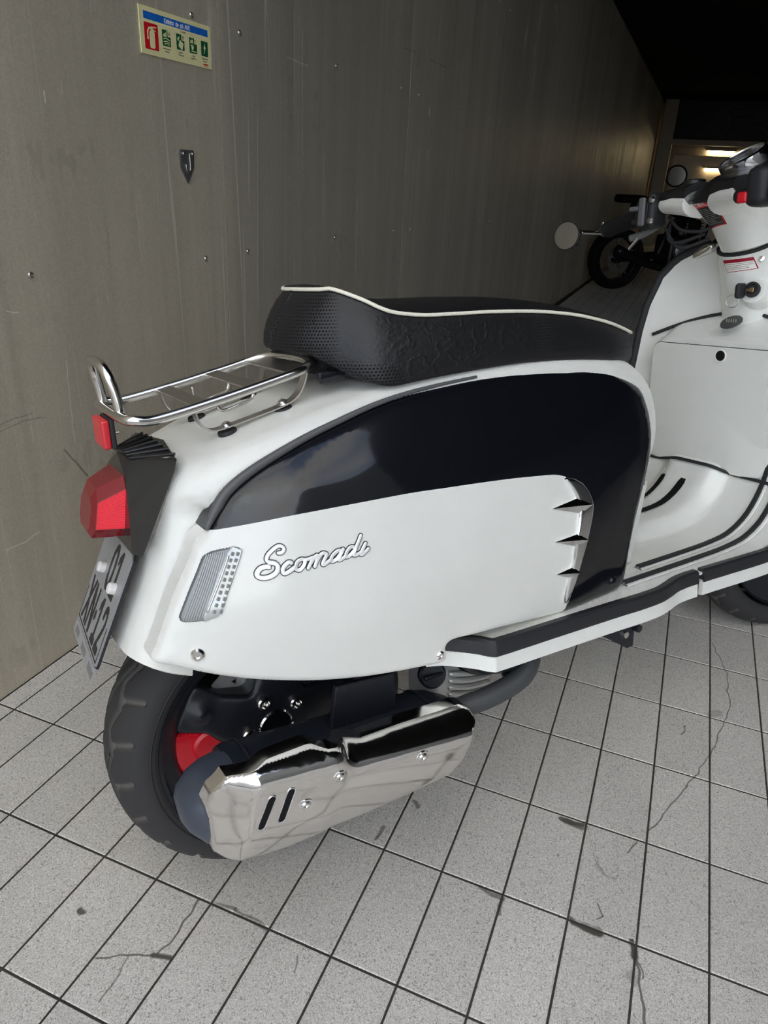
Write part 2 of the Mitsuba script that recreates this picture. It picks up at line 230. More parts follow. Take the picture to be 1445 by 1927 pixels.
def tri2d(poly, res, rings=()):
    """triangulates a shapely polygon with interior points; boundary points (exterior) come first"""
    def dens(line, h):
        n = max(int(math.ceil(line.length / h)), 3); return np.array([line.interpolate(i / n, True).coords[0] for i in range(n)])
    ext = dens(poly.exterior, res * 0.7); pts = [ext]; nb = [len(ext)]
    for h in poly.interiors: q = dens(h, res * 0.7); pts.append(q); nb.append(len(q))
    last = poly
    for d in rings:
        q = poly.buffer(-d)
        if q.is_empty: break
        last = q
        for g in getattr(q, 'geoms', [q]): pts.append(dens(g.exterior, res * 0.7))
    core = last.buffer(-res * 0.45)
    if not core.is_empty:
        x0, y0, x1, y1 = core.bounds; shapely.prepare(core)
        gx, gy = np.meshgrid(np.arange(x0, x1 + res, res), np.arange(y0, y1 + res, res * 0.87)); gx = gx + (np.arange(gx.shape[0]) % 2)[:, None] * res / 2
        ok = shapely.contains_xy(core, gx.ravel(), gy.ravel()); pts.append(np.stack([gx.ravel()[ok], gy.ravel()[ok]], 1))
    P = np.vstack(pts); t = Delaunay(P + 1e-9 * np.arange(len(P))[:, None]).simplices
    cen = P[t].mean(1); big = poly.buffer(1e-7); shapely.prepare(big)
    t = t[shapely.contains_xy(big, cen[:, 0], cen[:, 1])]
    a, b, c = (P[t[:, k]] for k in range(3)); area = (b[:, 0] - a[:, 0]) * (c[:, 1] - a[:, 1]) - (b[:, 1] - a[:, 1]) * (c[:, 0] - a[:, 0])
    t = t[np.abs(area) > 1e-12]; area = area[np.abs(area) > 1e-12]; t[area < 0] = t[area < 0][:, ::-1]
    return P, t, nb
def surf(outline, inner):
    o = np.asarray(outline); o = np.vstack([o, (o + np.roll(o, -1, 0)) / 2]); e = np.vstack([o, inner])
    r = RBFInterpolator(e[:, [0, 2]], e[:, 1], kernel='thin_plate_spline', smoothing=3e-4)
    return lambda xz: r(np.asarray(xz, float))
def patch(poly, fn, roll=0.004, depth=0.012, res=0.012, off=0.0, back=True, roll_line=None):
    """a panel seen from the side: polygon in (x, z), y = fn + off, rolled over at its rim and going depth inwards there"""
    rings = [roll * k for k in (0.07, 0.25, 0.55, 1.0)] if roll > 0 else []
    P, t, nb = tri2d(poly, res, rings)
    y = fn(P) + off
    if roll > 0:
        d = shapely.distance(roll_line if roll_line is not None else poly.boundary, shapely.points(P)); k = np.clip(1 - d / roll, 0, 1); y = y - roll * (1 - np.sqrt(np.maximum(1 - k * k, 0)))
    v = np.stack([P[:, 0], y, P[:, 1]], 1); n = len(v); f = [list(r[::-1]) for r in t]   # (x, z) ccw -> normal is -y; reversed = +y
    vs = [v]; s0 = 0; base = n
    for m in nb:
        low = v[s0:s0 + m].copy(); low[:, 1] -= depth; vs.append(low)
        for j in range(m):
            k = (j + 1) % m; f += [[s0 + j, s0 + k, base + k], [s0 + j, base + k, base + j]]
        s0 += m; base += m
    return mk(np.vstack(vs), f)
def xz(name): return Polygon(TR[name][:, [0, 2]]).buffer(0)
def smooth_poly(pts2, n=6):
    return Polygon(cr(np.c_[np.asarray(pts2), np.zeros(len(pts2))], n, True)[:, :2]).buffer(0)
def strokes(lines, w):
    return shapely.union_all([LineString(l).buffer(w / 2, quad_segs=6) for l in lines])
def text2d(s, h, bold=False):
    import meshkit
    m = meshkit.text_mesh(s, h, 0.001, bold); return m
def text_on(s, h, o, u, v, m, key, depth=0.0005, bold=False, center=False, sx=1.0):
    """flat lettering at o along u (reading) and v (up), standing depth proud; world or scooter frame given by the caller"""
    t = text2d(s, h, bold); V = t.vertices.copy(); V[:, 0] *= sx
    if center: V[:, 0] -= (V[:, 0].min() + V[:, 0].max()) / 2
    u = np.asarray(u, float); v = np.asarray(v, float); n = np.cross(u, v)
    return mk(np.asarray(o) + V[:, :1] * u + V[:, 1:2] * v + V[:, 2:3] / 0.001 * depth * n, t.faces)
def flat(poly, o, u, v, h=0.0006):
    """an extruded shapely shape laid on the plane o, u, v"""
    u = np.asarray(u, float); v = np.asarray(v, float); n = np.cross(u, v); out = []
    for g in getattr(poly, 'geoms', [poly]):
        e = trimesh.creation.extrude_polygon(g, h, engine='earcut'); out.append(mk(np.asarray(o) + e.vertices[:, :1] * u + e.vertices[:, 1:2] * v + e.vertices[:, 2:3] * n, e.faces))
    return cat(out)
def rrect(x0, y0, x1, y1, r): return shapely.box(x0 + r, y0 + r, x1 - r, y1 - r).buffer(r, quad_segs=4)

# ================================================================== THE SETTING
WX = -1.345
OPEN_Y, BACK_Y, CEIL_Z, RIGHT_X, CEIL_Y = -2.3, 15.0, 2.48, 5.2, -0.9
# floor slab under the tiles, grout coloured
def grout_col(p, n, uv):
    return mix(mi.Color3f(0.030, 0.028, 0.025), mi.Color3f(0.075, 0.07, 0.062), mfbm(p.x * 9, p.y * 9, 0, 3))
mat('m_grout', mikit.proc(grout_col), 0.8, spec=0.2)
def seg_d(p, ax, ay, bx, by):
    ex, ey = bx - ax, by - ay
    t = dr.clip(((p.x - ax) * ex + (p.y - ay) * ey) / (ex * ex + ey * ey), 0, 1)
    return dr.sqrt(dr.square(p.x - ax - ex * t) + dr.square(p.y - ay - ey * t))
CRACKS = []
def tile_col(p, n, uv):
    i, j = dr.floor(p.x / 0.1), dr.floor(p.y / 0.1983)
    tone = cell_rand(i, j, 5)
    base = mix(mi.Color3f(0.60, 0.57, 0.53), mi.Color3f(0.66, 0.63, 0.585), tone)
    sp = mnoise(p.x * 900, p.y * 900, 3.0) ; sp2 = mnoise(p.x * 520 + 31, p.y * 520, 9.0)
    base = base * (0.72 + 0.5 * sp) * (0.90 + 0.2 * sp2)
    base = mix(base, mi.Color3f(0.14, 0.132, 0.122), 0.55 * smoothstep(0.74, 0.86, mnoise(p.x * 640, p.y * 640, 21.0)))
    dirt = mfbm(p.x * 2.3 + 3, p.y * 1.6, 0.5, 4)
    base = base * (0.80 + 0.36 * dirt)
    base = mix(base, mi.Color3f(0.30, 0.265, 0.21), 0.35 * smoothstep(0.52, 0.75, mfbm(p.x * 1.1 + 9, p.y * 1.1, 4.0, 3)))
    # hair scratches in drifting directions
    w = mfbm(p.x * 5, p.y * 5, 2.0, 2) * 0.35
    for a, s in ((0.5, 17.0), (2.0, 13.0), (1.25, 15.0)):
        ca, sa = math.cos(a), math.sin(a)
        u, v = p.x * ca + p.y * sa + w * 0.2, -p.x * sa + p.y * ca + w * 0.3
        l = dr.abs(mnoise(u * s * 0.5, v * 46, a * 10) - 0.5)
        m = smoothstep(0.018, 0.0, l) * smoothstep(0.66, 0.80, mfbm(u * 4.0 + 7 * a, v * 4.5, a, 3))
        base = mix(base, mi.Color3f(0.10, 0.085, 0.07), 0.55 * m)
    for ax, ay, bx, by, wd, k in CRACKS:
        q = mi.Point3f(p.x + 0.006 * (mnoise(p.x * 60, p.y * 60, 1.0) - 0.5), p.y + 0.006 * (mnoise(p.x * 60, p.y * 60, 8.0) - 0.5), 0)
        base = mix(base, mi.Color3f(0.085, 0.075, 0.066), k * smoothstep(wd, wd * 0.4, seg_d(q, ax, ay, bx, by)))
    return base
CRACKS = [(-0.243, -0.607, -0.2247, -0.6062, 0.007, 0.9), (-0.2247, -0.6062, -0.2044, -0.6018, 0.007, 0.9), (-0.233, -0.6062, -0.2061, -0.6089, 0.009, 0.8), (-0.1929, -0.7939, -0.1707, -0.7951, 0.008, 1.0), (-0.1707, -0.7951, -0.1524, -0.798, 0.008, 1.0), (-0.1747, -0.7942, -0.1552, -0.7946, 0.011, 0.8), (-0.1081, -0.7907, -0.0995, -0.8124, 0.007, 1.0), (-0.0995, -0.8124, -0.0788, -0.9042, 0.003, 0.8), (-0.106, -0.7889, -0.087, -0.8405, 0.002, 0.7), (-0.1048, -0.8443, -0.0992, -0.85, 0.01, 0.35), (-0.7967, -1.1264, -0.7257, -1.0911, 0.002, 0.8), (-0.7257, -1.0911, -0.7028, -1.0834, 0.002, 0.8), (-0.7257, -1.0911, -0.7028, -1.0834, 0.006, 0.9), (-0.7207, -0.9918, -0.7183, -1.047, 0.0022, 0.8), (-0.7183, -1.047, -0.7199, -1.0869, 0.0022, 0.8), (-0.7545, -1.1083, -0.7522, -1.146, 0.002, 0.6), (-0.7522, -1.146, -0.7513, -1.1722, 0.002, 0.6), (-0.7007, -0.9905, -0.663, -0.9868, 0.004, 0.6), (-0.663, -0.9868, -0.6008, -0.9921, 0.004, 0.6), (0.0047, 0.104, 0.0346, 0.0006, 0.0016, 0.75), (0.0346, 0.0006, 0.0387, -0.1424, 0.0016, 0.75), (0.0387, -0.1424, 0.0092, -0.2901, 0.0016, 0.75), (0.0092, -0.2901, -0.0332, -0.4111, 0.0016, 0.75), (-0.0332, -0.4111, -0.0971, -0.5684, 0.0016, 0.75), (0.0023, -0.1882, 0.0171, -0.1718, 0.012, 0.3), (-0.3351, -0.7941, -0.3002, -0.8007, 0.006, 0.7), (-0.3002, -0.8007, -0.2981, -0.8291, 0.004, 0.7), (-0.5197, -0.7514, -0.519, -0.7812, 0.004, 0.7), (-0.4892, -0.6771, -0.4816, -0.6868, 0.006, 0.7), (-0.1612, -0.7475, -0.1544, -0.764, 0.0018, 0.7), (-0.1544, -0.764, -0.1587, -0.7737, 0.0018, 0.7), (-0.1285, -0.6307, -0.1173, -0.602, 0.002, 0.7), (-0.0472, -0.2483, -0.0534, -0.281, 0.0025, 0.6), (-0.8667, -1.0792, -0.8614, -1.0806, 0.006, 0.9), (-0.5423, -1.0113, -0.5348, -1.0328, 0.0015, 0.6)]
mat('m_tile', mikit.proc(tile_col), 0.42, spec=0.42)
mat('m_tile_chip', (0.20, 0.185, 0.165), 0.8)
slab = trimesh.creation.box((RIGHT_X - WX + 0.6, BACK_Y - OPEN_Y + 0.2, 0.1)); slab.apply_translation(((RIGHT_X + WX) / 2, (BACK_Y + OPEN_Y) / 2, -0.0515))
add('floor', slab, 'm_grout', False, label='grey grout bed of the tiled garage floor', kind='structure')
TW, TL, TH_ = 0.1, 0.1983, 0.006
def tile_mesh(w, l, c=0.0012):
    v = []
    for z, s in ((-TH_, 0.0), (-c, 0.0), (0.0, c)): v += [[x * (w / 2 - s), y * (l / 2 - s), z] for x, y in ((-1, -1), (1, -1), (1, 1), (-1, 1))]
    f = []
    for k in (0, 4):
        for j in range(4):
            a, b = k + j, k + (j + 1) % 4; f += [[a, b, b + 4], [a, b + 4, a + 4]]
    return mk(v, f + [[8, 9, 10], [8, 10, 11]])
tile_ply = mikit.ply(tile_mesh(TW - 0.0032, TL - 0.0034), 'm_tile')
RC = np.array([[0.9240427, 0.37917119, 0.04872669], [-0.200054, 0.37099774, 0.90682913], [-0.32576599, 0.84769681, -0.41867247]])
def seen(x, y, z=0.0):
    d = RC @ (np.array([x, y, z]) - CAM)
    if d[2] < 0.1: return False, 99
    u, v = 722.5 + 1375.85 * d[0] / d[2], 963.5 - 1375.85 * d[1] / d[2]
    return -90 < u < 1535 and 450 < v < 2020, d[2]
cells = []
for i in range(int((WX) // TW) , int(RIGHT_X // TW)):
    for j in range(int(OPEN_Y // TL) + 1, int(BACK_Y // TL)):
        x, y = (i + 0.5) * TW, (j + 0.5) * TL
        if x - TW / 2 < WX + 0.005 or x > RIGHT_X: continue
        ok, d = seen(x, y); cells.append((not ok, d, x, y))
cells.sort()
cut_ply = mikit.ply(tile_mesh(0.0418, TL - 0.0034), 'm_tile')
for j in range(-5, 18): scene[free('floor__tile')] = {**cut_ply, 'to_world': T().translate([-1.3225, (j + 0.5) * TL, 0])}
rest = []
for n_, (hid, d, x, y) in enumerate(cells):
    if n_ < 277 and not hid:
        k = free('floor__tile'); scene[k] = {**tile_ply, 'to_world': T().translate([x, y, rng.uniform(-0.0004, 0.0)])}
    else: rest.append((x, y))
tm = tile_mesh(TW - 0.0032, TL - 0.0034); top = tm.vertices; nV = len(top)
V = np.vstack([top + np.array([x, y, 0]) for x, y in rest]); FF = np.vstack([tm.faces + k * nV for k in range(len(rest))])
add('floor__tile_field', mk(V, FF), 'm_tile', False, label='remaining tiles of the same floor, far off and beyond the frame', kind='stuff')

# left wall of sheet panels
def wall_col(p, n, uv):
    u, z = p.y, p.z
    a = mfbm(u * 1.7, z * 0.35, 1.0, 4); b = mfbm(u * 14, z * 0.55, 7.0, 3); c = mfbm(u * 60, z * 1.3, 4.0, 2)
    pid = cell_rand(dr.floor((u - 0.09) / 1.27), 3, 1)
    near = smoothstep(0.35, 0.0, u)                 # the nearest sheets are coarser, browner stock
    base = mix(mi.Color3f(0.485, 0.445, 0.37), mi.Color3f(0.55, 0.495, 0.395), near)
    base = base * (0.80 + 0.14 * pid) * (0.72 + 0.30 * a + 0.22 * b + 0.08 * c)
    base = base * (0.93 + 0.14 * mnoise(u * 420, z * 420, 2.0))
    for s, th, amt, ou in ((26.0, 0.0085, 0.55, 0.0), (11.0, 0.006, 0.5, 3.7), (47.0, 0.010, 0.35, 9.1)):
        l = dr.abs(mnoise(u * s + ou + 0.02 * z, z * 0.25, ou) - 0.5)
        m = smoothstep(th * 1.25, 0.0, l) * smoothstep(0.50, 0.64, mfbm(u * s * 0.8 + 11, z * 2.6 + ou, 5.0, 2))
        base = mix(base, mi.Color3f(0.78, 0.74, 0.65), amt * m)
    m = smoothstep(0.70, 0.80, mfbm(u * 7 + 3, z * 7, 12.0, 3)) * smoothstep(0.45, 0.65, mnoise(u * 90, z * 40, 2.0))
    base = mix(base, mi.Color3f(0.24, 0.215, 0.165), 0.18 * m)
    q = mi.Point3f(u + 0.004 * (mnoise(u * 50, z * 50, 1.0) - 0.5), z + 0.004 * (mnoise(u * 50, z * 50, 8.0) - 0.5), 0)
    for ax, ay, bx_, by, wd, k in WALL_MARKS:
        c = mi.Color3f(0.85, 0.82, 0.74) if k > 0 else mi.Color3f(0.07, 0.065, 0.055)
        base = mix(base, c, abs(k) * smoothstep(wd, wd * 0.4, seg_d(q, ax, ay, bx_, by)) * (0.55 + 0.45 * mnoise(u * 160, z * 160, 3.0)))
    return base
WALL_MARKS = [(1.5976, 1.2582, 1.5962, 1.2352, 0.006, 0.9), (1.6132, 1.1014, 1.6181, 1.0796, 0.005, 0.9), (-0.4607, 1.1093, -0.4598, 1.0945, 0.0025, 0.9), (-0.2426, 0.9213, -0.2426, 0.8082, 0.0012, 0.45), (-0.6175, 0.7485, -0.5896, 0.7456, 0.0015, 0.8), (-0.4936, 0.6347, -0.4974, 0.5477, 0.0018, 0.55), (-0.4974, 0.5477, -0.5005, 0.4623, 0.0018, 0.55), (0.4141, 1.2778, 0.5365, 1.2736, 0.002, 0.4), (-0.5294, 0.4585, -0.4767, 0.3832, 0.0035, -0.65), (-0.7057, 0.3059, -0.6657, 0.3051, 0.0025, 0.5), (-0.6657, 0.3051, -0.6225, 0.3097, 0.0025, 0.5), (-0.6723, 0.5516, -0.635, 0.5557, 0.0012, -0.6), (-0.635, 0.5557, -0.5947, 0.5533, 0.0012, -0.6), (-0.6753, 0.537, -0.6118, 0.5452, 0.0012, -0.6), (-0.6118, 0.5452, -0.5658, 0.5369, 0.0012, -0.6), (-0.6005, 0.5633, -0.6025, 0.4993, 0.0014, 0.45), (-0.3224, 1.2648, -0.3223, 1.2493, 0.0015, 0.4), (-0.4169, 1.1305, -0.4179, 1.1103, 0.0012, 0.5), (0.4412, 0.9844, 0.4896, 0.9723, 0.001, -0.5), (1.3691, 1.5836, 1.3607, 1.2979, 0.0012, 0.5), (1.3607, 1.2979, 1.3542, 1.006, 0.0012, 0.5), (2.5024, 1.7938, 2.565, 1.302, 0.0012, 0.35), (3.8333, 1.8731, 4.2709, 0.5445, 0.0015, 0.3), (5.6634, 1.7397, 6.2163, 0.9053, 0.004, 0.22), (0.4256, 0.9897, 0.4283, 0.952, 0.001, 0.5), (1.2722, 1.4221, 1.4113, 1.4283, 0.0015, -0.6), (1.5656, 1.4247, 1.7707, 1.4232, 0.002, -0.6), (-0.0471, 1.0959, -0.0466, 1.0821, 0.0012, -0.7), (0.4889, 1.4023, 0.4829, 1.3467, 0.0012, 0.4), (0.7127, 1.1957, 0.7133, 1.0178, 0.0012, 0.25), (0.4231, 0.758, 0.4265, 0.7729, 0.0012, 0.4), (-0.3681, 0.8073, -0.3565, 0.7316, 0.001, 0.35)]
def wall_rough(p, n, uv):
    return 0.36 + 0.16 * mfbm(p.y * 20, p.z * 0.6, 3.0, 3)
def wall_bump(p, n, uv):
    return mfbm(p.y * 24, p.z * 0.7, 2.0, 3) + 0.12 * mnoise(p.y * 300, p.z * 12, 5.0)
scene['m_wall'] = {'type': 'twosided', 'bsdf': {'type': 'bumpmap', 'arbitrary': mikit.proc(wall_bump), 'scale': 0.0022, 'bsdf': {'type': 'principled', 'base_color': mikit.proc(wall_col), 'roughness': mikit.proc(wall_rough), 'metallic': 0.2, 'specular': 0.5}}}
mat('m_joint', (0.40, 0.34, 0.25), 0.7)
mat('m_wall_core', (0.30, 0.25, 0.18), 0.8)
core = trimesh.creation.box((0.2, BACK_Y - OPEN_Y, 3.0)); core.apply_translation((WX - 0.112, (BACK_Y + OPEN_Y) / 2, 1.45))
add('wall_left', core, 'm_wall_core', False, label='left garage wall carrying grey-brown sheet metal panels', kind='structure')
zs = (0.30, 0.80, 1.30, 1.80, 2.30)
screw_mesh = lathe([(0.0, 0.0), (0.0062, 0.0), (0.0060, 0.0018), (0.0046, 0.0034), (0.0022, 0.0040), (0.0020, 0.0026), (0.0, 0.0026)], (0, 0, 0), (1, 0, 0), 14)
mat('m_screw', (0.55, 0.53, 0.48), 0.35, metal=1.0)
screw_ply = mikit.ply(screw_mesh, 'm_screw', smooth=35)
edges = [-2.3, -1.18] + [0.09 + 1.27 * k for k in range(12)]
for a, b in zip(edges, edges[1:]):
    b = min(b, BACK_Y - 0.05); g = 0.0022
    m = trimesh.creation.box((0.012, b - a - 2 * g, 2.52)); m.apply_translation((WX - 0.006 + rng.uniform(-0.0008, 0), (a + b) / 2, 1.26))
    key = add('wall_left__panel', m, 'm_wall', False)
    st_m = trimesh.creation.box((0.008, 0.010, 2.52)); st_m.apply_translation((WX - 0.0075, b, 1.26)); add('wall_left__joint_strip', st_m, 'm_joint', False)
    full = b - a > 1.2
    for y in ((a + 0.1, a + 0.635, b - 0.1) if full else (b - 0.1, b - 0.635)):
        for z in zs[1:]:
            scene[free(key + '__screw')] = {**screw_ply, 'to_world': T().translate([WX, y + rng.uniform(-0.01, 0.01), z + rng.uniform(-0.008, 0.008)])}
# ceiling, right wall, back wall, lintel
mat('m_ceiling', (0.012, 0.012, 0.012), 0.9, spec=0.1)
m = trimesh.creation.box((RIGHT_X - WX + 0.5, BACK_Y - CEIL_Y, 0.2)); m.apply_translation(((RIGHT_X + WX) / 2, (BACK_Y + CEIL_Y) / 2, CEIL_Z + 0.1))
add('ceiling', m, 'm_ceiling', False, label='black painted garage ceiling', kind='structure')
mat('m_right_wall', (0.16, 0.16, 0.155), 0.7)
m = trimesh.creation.box((0.2, BACK_Y + 5.5, 6.0)); m.apply_translation((RIGHT_X + 0.1, (BACK_Y - 5.5) / 2, 2.9))  # unseen wall extended past the garage to keep sky out of reflections
add('wall_right', m, 'm_right_wall', False, label='dark unseen side wall, raised and run outdoors to block sky light and shape reflections', kind='structure')
mat('m_cream', (0.36, 0.31, 0.225), 0.55)
mat('m_dark_banner', (0.006, 0.006, 0.008), 0.6)
m = trimesh.creation.box((RIGHT_X - WX + .6, 0.2, 2.6)); m.apply_translation(((RIGHT_X + WX) / 2, BACK_Y + 0.1, 1.24))
add('wall_back', m, 'm_cream', False, label='cream back wall far inside the garage', kind='structure')
mat('m_pavement', (0.33, 0.32, 0.30), 0.8)
m = trimesh.creation.box((30, 14, 0.2)); m.apply_translation((0, OPEN_Y - 7, -0.11))
add('pavement', m, 'm_pavement', False, label='daylit pavement outside the garage opening, behind the photographer', kind='structure')

# ================================================================== THINGS ON THE WALL AND AT THE BACK
# fire extinguisher notice: reads along +y, up z, faces +x
o = np.array([WX + 0.0022, -0.1895, 1.2055]); u = np.array([0, 1.0, 0]); v = np.array([0, 0, 1.0]); W, H = 0.2455, 0.0835
mat('m_sign', srgb(236, 230, 176), 0.45); mat('m_sign_blue', srgb(28, 104, 196), 0.45); mat('m_sign_green', srgb(20, 88, 52), 0.45)
mat('m_sign_red', srgb(206, 26, 40), 0.45)
add('extinguisher_notice', flat(shapely.box(0, 0, W, H), o - np.array([0.0022, 0, 0]), u, v, 0.0022), 'm_sign', False,
    label='pale yellow fire extinguisher notice with blue title bar, screwed to the wall panel', category='sign')
def N(key, mesh, m, smooth=False): return add('extinguisher_notice__' + key, mesh, m, smooth)
def fl(poly, h=0.0004): return flat(poly, o, u, v, h)
N('title_bar', fl(shapely.box(0.0125, 0.0615, 0.2335, 0.0748)), 'm_sign_blue')
def tx(s, h, x, y, m, key, lift=0.0004, bold=False, sx=1.0, center=False):
    N(key, text_on(s, h, o + u * x + v * y + np.array([lift, 0, 0]), u, v, m, key, 0.0003, bold, center, sx), m)
tx('Extintor  de  pó  ABC', 0.0078, 0.123, 0.0640, 'm_white_print', 'title_lettering', bold=True, center=True, sx=0.86)
tx('Usar em', 0.0036, 0.143, 0.0555, 'm_ink', 'lettering', 0.0, center=True)
ext = shapely.box(0.0125, 0.0095, 0.0560, 0.0560)
N('extinguisher_panel', fl(ext), 'm_sign_red')
bottle = shapely.union_all([rrect(0.028, 0.012, 0.044, 0.043, 0.004), shapely.box(0.033, 0.04, 0.039, 0.048), strokes([[(0.036, 0.048), (0.027, 0.047), (0.0225, 0.040), (0.0225, 0.028)]], 0.0032), strokes([[(0.034, 0.049), (0.049, 0.050)], [(0.036, 0.046), (0.047, 0.043)]], 0.0024)])
N('extinguisher_symbol', flat(bottle, o + np.array([0.0004, 0, 0]), u, v, 0.0003), 'm_sign')
for i, x in enumerate((0.0695, 0.117, 0.163, 0.2065)):
    w = 0.0275 if i < 3 else 0.0255
    N('class_panel', fl(rrect(x, 0.0225, x + w, 0.0515, 0.002)), 'm_sign_green')
    q = []
    if i == 0: q = [strokes([[(x + .004, .040), (x + .006, .044), (x + .0065, .039), (x + .010, .046), (x + .0105, .039)], [(x + .013, .039), (x + .0135, .049)]], .0016), strokes([[(x + .004, .035), (x + .012, .037), (x + .024, .034)], [(x + .004, .030), (x + .014, .032), (x + .024, .029)], [(x + .006, .026), (x + .016, .028), (x + .022, .025)]], .0016), rrect(x + .018, .040, x + .0275, .0515, .001)]
    if i == 1: q = [strokes([[(x + .004, .040), (x + .006, .045), (x + .0065, .039), (x + .010, .047)]], .0016), affinity.rotate(rrect(x + .008, .025, x + .022, .039, .0015), -25), rrect(x + .018, .041, x + .0275, .0515, .001)]
    if i == 2: q = [strokes([[(x + .004, .041), (x + .006, .047), (x + .0085, .041), (x + .011, .048), (x + .013, .041)]], .0017), strokes([[(x + .004, .037), (x + .015, .037)]], .0015), Polygon([(x + .006, .035), (x + .015, .035), (x + .013, .029), (x + .008, .029)]), shapely.box(x + .006, .0252, x + .025, .0272), rrect(x + .018, .041, x + .0275, .0515, .001)]
    if i == 3: q = [Polygon([(x + .015, .048), (x + .008, .037), (x + .0125, .037), (x + .009, .026), (x + .0175, .0405), (x + .013, .0405)])]
    N('class_symbol', flat(shapely.union_all(q), o + np.array([0.0004, 0, 0]), u, v, 0.0003), 'm_sign')
    if i < 3: tx('ABC'[i], 0.0065, x + .0228, .0430, 'm_ink', 'class_letter', 0.0007, center=True)
for s, x, y in (('Papel, madeira', .083, .0165), ('e tecidos', .083, .0115), ('Líquidos', .131, .0165), ('inflamáveis', .131, .0115), ('Gases', .177, .0165), ('inflamáveis', .177, .0115), ('Equipamentos', .219, .0165), ('eléctricos', .219, .0115)):
    tx(s, 0.0026, x, y, 'm_ink', 'lettering', 0.0, center=True)
N('maker_mark', fl(shapely.union_all([shapely.box(.213 + .0026 * k, .0055, .2150 + .0026 * k, .0082) for k in range(7)] + [shapely.box(.213 + .0021 * k, .0028, .2142 + .0021 * k, .0042) for k in range(9)])), 'm_red_print')
# hook plate, a shield shape
hp = affinity.scale(Polygon([(-.0165, .033), (.0165, .033), (.018, .025), (.0165, -.004), (.0005, -.0365), (-.0005, -.0365), (-.0165, -.004), (-.018, .025)]), 1.5, 1.0, origin=(0, 0)).buffer(-.001).buffer(.001)
ho = np.array([WX, -0.058, 1.001])
mat('m_hook', (0.16, 0.162, 0.165), 0.42, metal=0.6)
add('hook_plate', cat([flat(hp, ho, u, v, 0.0022), flat(hp.buffer(-.0022), ho + np.array([.0022, 0, 0]), u, v, 0.0012)]), 'm_hook', 20, label='dark grey shield-shaped metal plate fixed to the wall below the notice', category='wall plate')
add('hook_plate__hook', tube(cr([ho + np.array(a) for a in [(.0035, .007, .026), (.0045, .007, .012), (.005, .007, -.004), (.005, .004, -.011), (.005, -.002, -.0135), (.005, -.007, -.011), (.005, -.009, -.004), (.005, -.009, .003)]], 6), 0.0017, 8), 'm_flat_steel', True)
for yy in (-.0165, .0170): add('hook_plate__bolt', lathe([(0, 0), (.0045, 0), (.0045, .003), (.003, .0048), (0, .005)], ho + np.array([.003, yy, .025]), (1, 0, 0), 12), 'm_screw', 35)

# back of the garage: pillar, beam, banner, door with round window, strip lamp and its glowing reflection
def bx(key, x0, x1, y0, y1, z0, z1, m, r=0.004, **kw):
    return add(key, rbox((x1 - x0, y1 - y0, z1 - z0), r, ((x0 + x1) / 2, (y0 + y1) / 2, (z0 + z1) / 2)), m, 35, **kw)
bx('pillar', -1.29, -1.06, 14.2, 14.45, 0, 2.48, 'm_cream', label='cream pillar at the far end of the panelled wall', kind='structure')
bx('beam', -1.06, RIGHT_X, 14.2, 14.4, 1.76, 1.85, 'm_cream', label='cream beam across the back opening below the banner', kind='structure')
bx('bulkhead', -1.06, RIGHT_X, 14.24, 14.4, 1.85, 2.48, 'm_dark_banner', label='dark bulkhead above the beam at the back', kind='structure')
bk = bx('motorcycle_banner', -1.03, 1.6, 14.205, 14.235, 1.855, 2.46, 'm_dark_banner', label='black banner with a faint grey motorcycle picture, above the beam', category='banner')
mat('m_banner_print', (0.030, 0.032, 0.036), 0.7)
bo = np.array([-0.60, 14.2045, 1.93]); bu = np.array([1.0, 0, 0]); bv = np.array([0, 0, 1.0])
def ring2(cx, cy, r, w): return Point(cx, cy).buffer(r).difference(Point(cx, cy).buffer(r - w))
pic = shapely.union_all([ring2(.28, .2, .19, .055), ring2(.28, .2, .07, .03), ring2(1.15, .2, .19, .05), strokes([[(.28, .2), (.40, .48)], [(.40, .46), (.62, .44), (.9, .36), (1.15, .40)], [(.62, .2), (.72, .4)], [(.72, .12), (.95, .14), (1.1, .22)]], .04), Polygon([(.45, .40), (.72, .42), (.75, .30), (.5, .3)]), Polygon([(.55, .28), (.8, .28), (.82, .1), (.6, .08)])])
add('motorcycle_banner__picture', flat(pic, bo, bu, bv, 0.002), 'm_banner_print', False)
mat('m_door', (0.42, 0.35, 0.245), 0.35)
bx('door_1', -1.02, 0.9, 14.93, 14.995, 0, 1.62, 'm_door', label='cream back door with a round window', kind='structure')
add('door_1__window_ring', lathe([(.17, 0), (.20, 0), (.20, .03), (.17, .03), (.17, 0)], (-0.90, 14.93, 1.25), (0, -1, 0), 32), 'm_dark', 30)
scene['m_door_glass'] = {'type': 'twosided', 'bsdf': {'type': 'principled', 'base_color': rgb(0.10, 0.10, 0.09), 'roughness': 0.08, 'specular': 0.7}}
add('door_1__pane', lathe([(0, .004), (.172, .004), (.172, .012), (0, .012)], (-0.90, 14.93, 1.25), (0, -1, 0), 32), 'm_door_glass', 30)
def lamp(key, x0, x1, y, z, power, label, h=0.05):
    bx(key + '__housing', x0 - .03, x1 + .03, y - .04, y + .04, z + h / 2, z + h / 2 + .03, 'm_cream')
    t = rbox((x1 - x0, .05, h), .012, ((x0 + x1) / 2, y, z))
    k = key + '__tube'; scene[k] = mikit.ply(t, 'm_white_print', smooth=40); scene[k]['emitter'] = {'type': 'area', 'radiance': rgb(*(np.array([1.0, .80, .46]) * power))}
    labels[key] = {'label': label, 'category': 'lamp'}
lamp('strip_lamp', -0.43, 0.03, 14.955, 1.69, 2.0, 'glowing warm strip lamp below the beam at the back, left of the dial')
